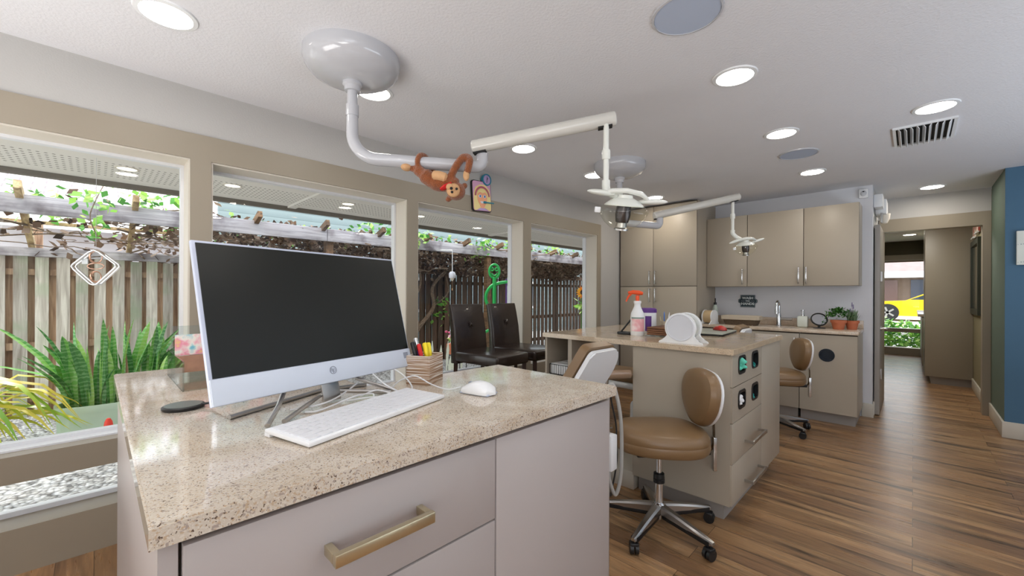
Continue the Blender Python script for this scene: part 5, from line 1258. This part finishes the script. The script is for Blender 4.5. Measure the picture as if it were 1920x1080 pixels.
# neighbouring house and trees behind the fence
struct(bx('ground_back', mat('pale_concrete', 'D8D6D0', .9), -8, 30, 6.35, 26, -.2, -.08))
t = thing('neighbour_house', 'pale teal sided house with gray shingle roof behind the fence', 'building', (5, 10, 0))
bx('wall', M['siding'], 1.6, 24, 9.2, 9.3, -.08, 3.9, parent=t)
bx('wing_wall', mat('pale_gray_wall', 'C4C0C6', .8, var=.1), -1.2, 1.6, 10.0, 10.1, -.08, 2.35, parent=t)
b = MB(); b.prism([(0, 0), (3.4, 0), (3.4, 4), (0, 4)], .08, frame((-1.2, 9.3, 2.25), (1, 0, 0), (0, 2, 1))); b.build('roof', M['shingle'], t)
bx('eave', M['white'], -1.2, 2.2, 9.26, 9.32, 2.15, 2.34, parent=t)
for x0 in (5.6, 9.5):
    wo = bx('window', M['white'], x0, x0+1.0, 9.16, 9.2, .7, 1.6, parent=t)
    bx('pane', mat('house_pane', '5C6670', .1), x0+.08, x0+.92, 9.15, 9.165, .78, 1.52, parent=wo)
for q, (x, y, z, s) in enumerate(((-2.3, 8.6, 2.5, .75), (-4.3, 9.5, 2.8, 1.0))):
    t = thing('garden_tree', ['slender pale-leaved tree beyond the fence at the left edge', 'tall leafy tree farthest left beyond the fence'][q], 'tree', (x, y, -.05))
    leafball('crown', (x, y, z), (s, s*.8, s*.9), 500, .16, M['leaf'], t, 40+q); MB().tube([(x, y, -.08), (x+.05, y, z)], [.08, .03], 8).build('trunk', M['vine'], t)

# ------------------------------------------------------------------ plush monkey hanging on the near lamp arm
mo = Vector((1.195, 1.567, 1.728)); k = .00256; NC = Vector((-.7138, -.7004, 0))
def mk_(u, v, n=0): return mo+RI*((u-850)*k)+Vector((0, 0, (340-v)*k))+NC*n
t = thing('plush_monkey', 'orange-brown plush monkey with red neckerchief hanging on the near lamp arm', 'plush toy', mk_(850, 330))
b = MB()
b.tube(smooth_path([mk_(786, 322, .03), mk_(800, 333, .035), mk_(820, 345, .03), mk_(845, 347, .03), mk_(858, 352, .03)], 4), [.026]*4+[.036]*4+[.040]*4+[.036]*4+[.032], 14)
b.tube([mk_(772, 319, .03), mk_(788, 322, .03)], [.015, .018], 10)
b.ell(mk_(857, 362, .035), (.044, .044, .042))
b.ell(mk_(842, 375, .02), (.014, .014, .014)).ell(mk_(872, 350, .02), (.014, .014, .014))
b.tube(smooth_path([mk_(846, 340, .045), mk_(856, 320, .048), mk_(868, 302, .04), mk_(876, 297, .02), mk_(882, 305, .04), mk_(880, 318, .045), mk_(877, 330, .045)], 4), [.018]*10+[.017]*15, 10)
b.tube(smooth_path([mk_(790, 324, .03), mk_(787, 310, .046), mk_(790, 298, .04), mk_(796, 294, .01), mk_(801, 298, -.035), mk_(806, 312, -.045), mk_(815, 326, -.035), mk_(822, 333, .0)], 4), .013, 10)
bo = remesh(b.build('body', M['fur'], t), .005, 3)
b = MB(); b.ell(mk_(766, 318, .034), (.028, .024, .018), Matrix.Rotation(R(0), 4, 'Z')); remesh(b.build('foot', M['furtan'], t), .004, 2)
MB().ell(mk_(876, 334, .046), (.015, .015, .026)).build('hand', M['furtan'], t)
b = MB(); b.tube(smooth_path([mk_(816, 336, .062), mk_(828, 337, .066), mk_(842, 341, .062)], 4), [.014]+[.022]*7+[.012], 12); b.build('belly_patch', M['furtan'], t)
b = MB(); b.ell(mk_(854, 363, .066), (.032, .02, .032), Matrix.Rotation(R(-45), 4, 'Z')); b.ell(mk_(848, 358, .075), (.018, .018, .016)); b.build('face', M['furtan'], t)
b = MB(); b.ell(mk_(852, 363, .100), .007).ell(mk_(861, 363, .092), .006).ell(mk_(853, 369, .096), .006); b.build('eyes_and_nose', M['blackm'], t)
b = MB(); b.tube([mk_(832, 360, .055), mk_(840, 357, .072), mk_(850, 350, .066)], [.012, .017, .008], 10, sq=.6); b.build('neckerchief', M['red'], t)

# ------------------------------------------------------------------ painted plaque with clock on the window header
t = thing('painted_plaque', 'painted plaque of a smiling blond girl with small clock on the window header', 'wall plaque', (2.345, 2.68, 2.04))
mpq = frame((2.345, 2.689, 2.036), (1, 0, 0), (0, 0, 1)) @ Matrix.Rotation(R(4), 4, 'Z')
def pqz(z): return mpq @ Matrix.Translation((0, 0, z))
PK = mat('plaque_pink', 'D9A7C9', .5); SK = mat('plaque_skin', 'F0A984', .5); HR = mat('plaque_hair', 'F0DC9A', .5); HB = mat('plaque_headband', 'B45A6E', .5); LI = mat('plaque_lilac', 'B7A0CF', .5)
MB().prism(rrect(-.108, .108, -.132, .132, .022), .018, mpq, bev=.002).build('board', M['blackm'], t)
MB().prism(rrect(-.102, .102, -.126, .126, .02), .002, pqz(.018)).build('background', PK, t)
MB().prism([(-.10, -.10), (-.094, -.122), (.094, -.122), (.10, -.09), (.098, .0), (.085, .06), (.04, .098), (-.02, .10), (-.07, .075), (-.095, .02)], .002, pqz(.020)).build('hair', HR, t)
MB().prism([(.055*cos(a), -.012+.072*sin(a)-(.012 if sin(a) < -.8 else 0)) for a in [2*PI*q/28 for q in range(28)]], .002, pqz(.022)).prism([(-.018, -.112), (.018, -.112), (.018, -.07), (-.018, -.07)], .001, pqz(.0222)).build('face', SK, t)
b = MB(); b.plate([(.085*cos(a), .0+.085*sin(a)) for a in [PI*q/20 for q in range(21)]]+[(.07*cos(a), .0+.068*sin(a)) for a in [PI*(20-q)/20 for q in range(21)]], [], .002, pqz(.0245)); b.build('headband', HB, t)
MB().prism([(-.054, .018), (-.05, .045), (0, .064), (.05, .045), (.054, .018), (.03, .034), (.0, .026), (-.03, .034)], .0015, pqz(.0245)).build('fringe', HR, t)
b = MB()
for sx in (-.026, .026): b.prism([(sx+.017*cos(a), -.002+.013*sin(a)) for a in [2*PI*q/20 for q in range(20)]], .0012, pqz(.0245))
b.prism([(-.026, -.044), (.026, -.044), (.018, -.062), (-.018, -.062)], .0012, pqz(.0245)); b.build('eyes_and_smile', M['white'], t)
b = MB()
for sx in (-.026, .026): b.prism([(sx+.009*cos(a), -.002+.010*sin(a)) for a in [2*PI*q/20 for q in range(20)]], .0012, pqz(.026))
b.build('irises', mat('plaque_blue', '3E6EAE', .4), t)
MB().prism([(-.07, -.122), (-.03, -.103), (.03, -.103), (.07, -.122)], .0015, pqz(.0235)).build('collar', LI, t)
TBm = mat('teal_brush', '237F96', .4)
b = MB(); b.box(.005, .125, -.058, -.047, .0, .008, bev=.002, mtx=pqz(.0275)).box(.008, .035, -.062, -.043, .0, .011, bev=.002, mtx=pqz(.0275)); b.build('toothbrush', TBm, t)
mcl = pqz(.02) @ Matrix.Translation((.062, .148, 0))
MB().lathe([(0, -.018), (.05, -.018), (.052, 0), (.05, .008), (.041, .008), (.040, .004)], mcl, 36, True, False).build('clock_rim', TBm, t)
MB().lathe([(0, .004), (.041, .004), (.041, .002)], mcl, 36).build('clock_face', LI, t)
b = MB(); b.box(-.0018, .0018, -.026, .028, .005, .007, mtx=mcl @ Matrix.Rotation(R(-8), 4, 'Z')).box(-.002, .002, -.004, .018, .005, .007, mtx=mcl @ Matrix.Rotation(R(-40), 4, 'Z')); b.build('clock_hands', M['blackm'], t)

# ------------------------------------------------------------------ light
W = bpy.data.worlds.new('sky'); SC.world = W; W.use_nodes = True
nt = W.node_tree; bg = nt.nodes['Background']
sk = nd(nt, 'ShaderNodeTexSky', sky_type='NISHITA'); sk.sun_elevation = R(48); sk.sun_rotation = R(200); sk.sun_disc = False; sk.air_density = 1; sk.dust_density = 3
mx = nd(nt, 'ShaderNodeMix', data_type='RGBA'); mx.inputs[0].default_value = .95; nt.links.new(sk.outputs[0], mx.inputs[6]); mx.inputs[7].default_value = (.93, .97, 1.0, 1)
nt.links.new(mx.outputs[2], bg.inputs[0]); bg.inputs[1].default_value = 2.6
def area(name, loc, rot, sx, sy, e, col=(1, 1, 1)):
    l = bpy.data.lights.new(name, 'AREA'); l.shape = 'RECTANGLE'; l.size = sx; l.size_y = sy; l.energy = e; l.color = col
    o = bpy.data.objects.new(name, l); C.objects.link(o); o.location = loc; o.rotation_euler = [R(a) for a in rot]; return o
area('rear_fill', (-1.6, -2.4, 1.5), (78, 0, -52), 2.0, 1.4, 26, (.90, .95, 1))  # unseen soft fill added behind the camera
# unseen fill lamps, added to brighten the ceiling from behind and beside the camera
area('bounce_fill', (-1.65, -.8, .7), (180, 0, 0), 1.2, 1.6, 52, (1, .985, .97))
area('bounce_fill', (-1.3, 1.5, .6), (180, 0, 0), 1.2, 1.6, 45, (1, .99, .97))
area('bounce_fill', (2.6, -2.1, .5), (180, 0, 0), 3.2, 1.4, 66, (.76, .88, 1))
area('hall_fill', (6.9, .25, 2.2), (0, 0, 0), .5, .5, 17, (1, .96, .88))  # unseen fill added above the doorway to brighten the hall
sun = bpy.data.lights.new('sun', 'SUN'); sun.energy = 6; sun.angle = R(3); sun.color = (1, .96, .9)
so = bpy.data.objects.new('sun', sun); C.objects.link(so); so.rotation_euler = Vector((-.15, -.62, -.77)).to_track_quat('-Z', 'Y').to_euler()

# ------------------------------------------------------------------ camera and view
cam = bpy.data.cameras.new('camera'); cam.sensor_width = 36; cam.lens = 767.0/1920*36; cam.shift_y = 10.43/1920; cam.clip_start = .02
co = bpy.data.objects.new('camera', cam); C.objects.link(co)
co.matrix_world = Matrix.Translation((0, 0, 1.1944)) @ Matrix.Rotation(.7759-PI/2, 4, 'Z') @ Matrix.Rotation(PI/2, 4, 'X') @ Matrix.Rotation(.004, 4, 'Z')
SC.camera = co
SC.view_settings.view_transform = 'Standard'; SC.view_settings.look = 'None'; SC.view_settings.exposure = 0
SC.cycles.sample_clamp_indirect = 6; SC.cycles.caustics_reflective = False; SC.cycles.caustics_refractive = False
SC.cycles.max_bounces = 10; SC.cycles.transparent_max_bounces = 16
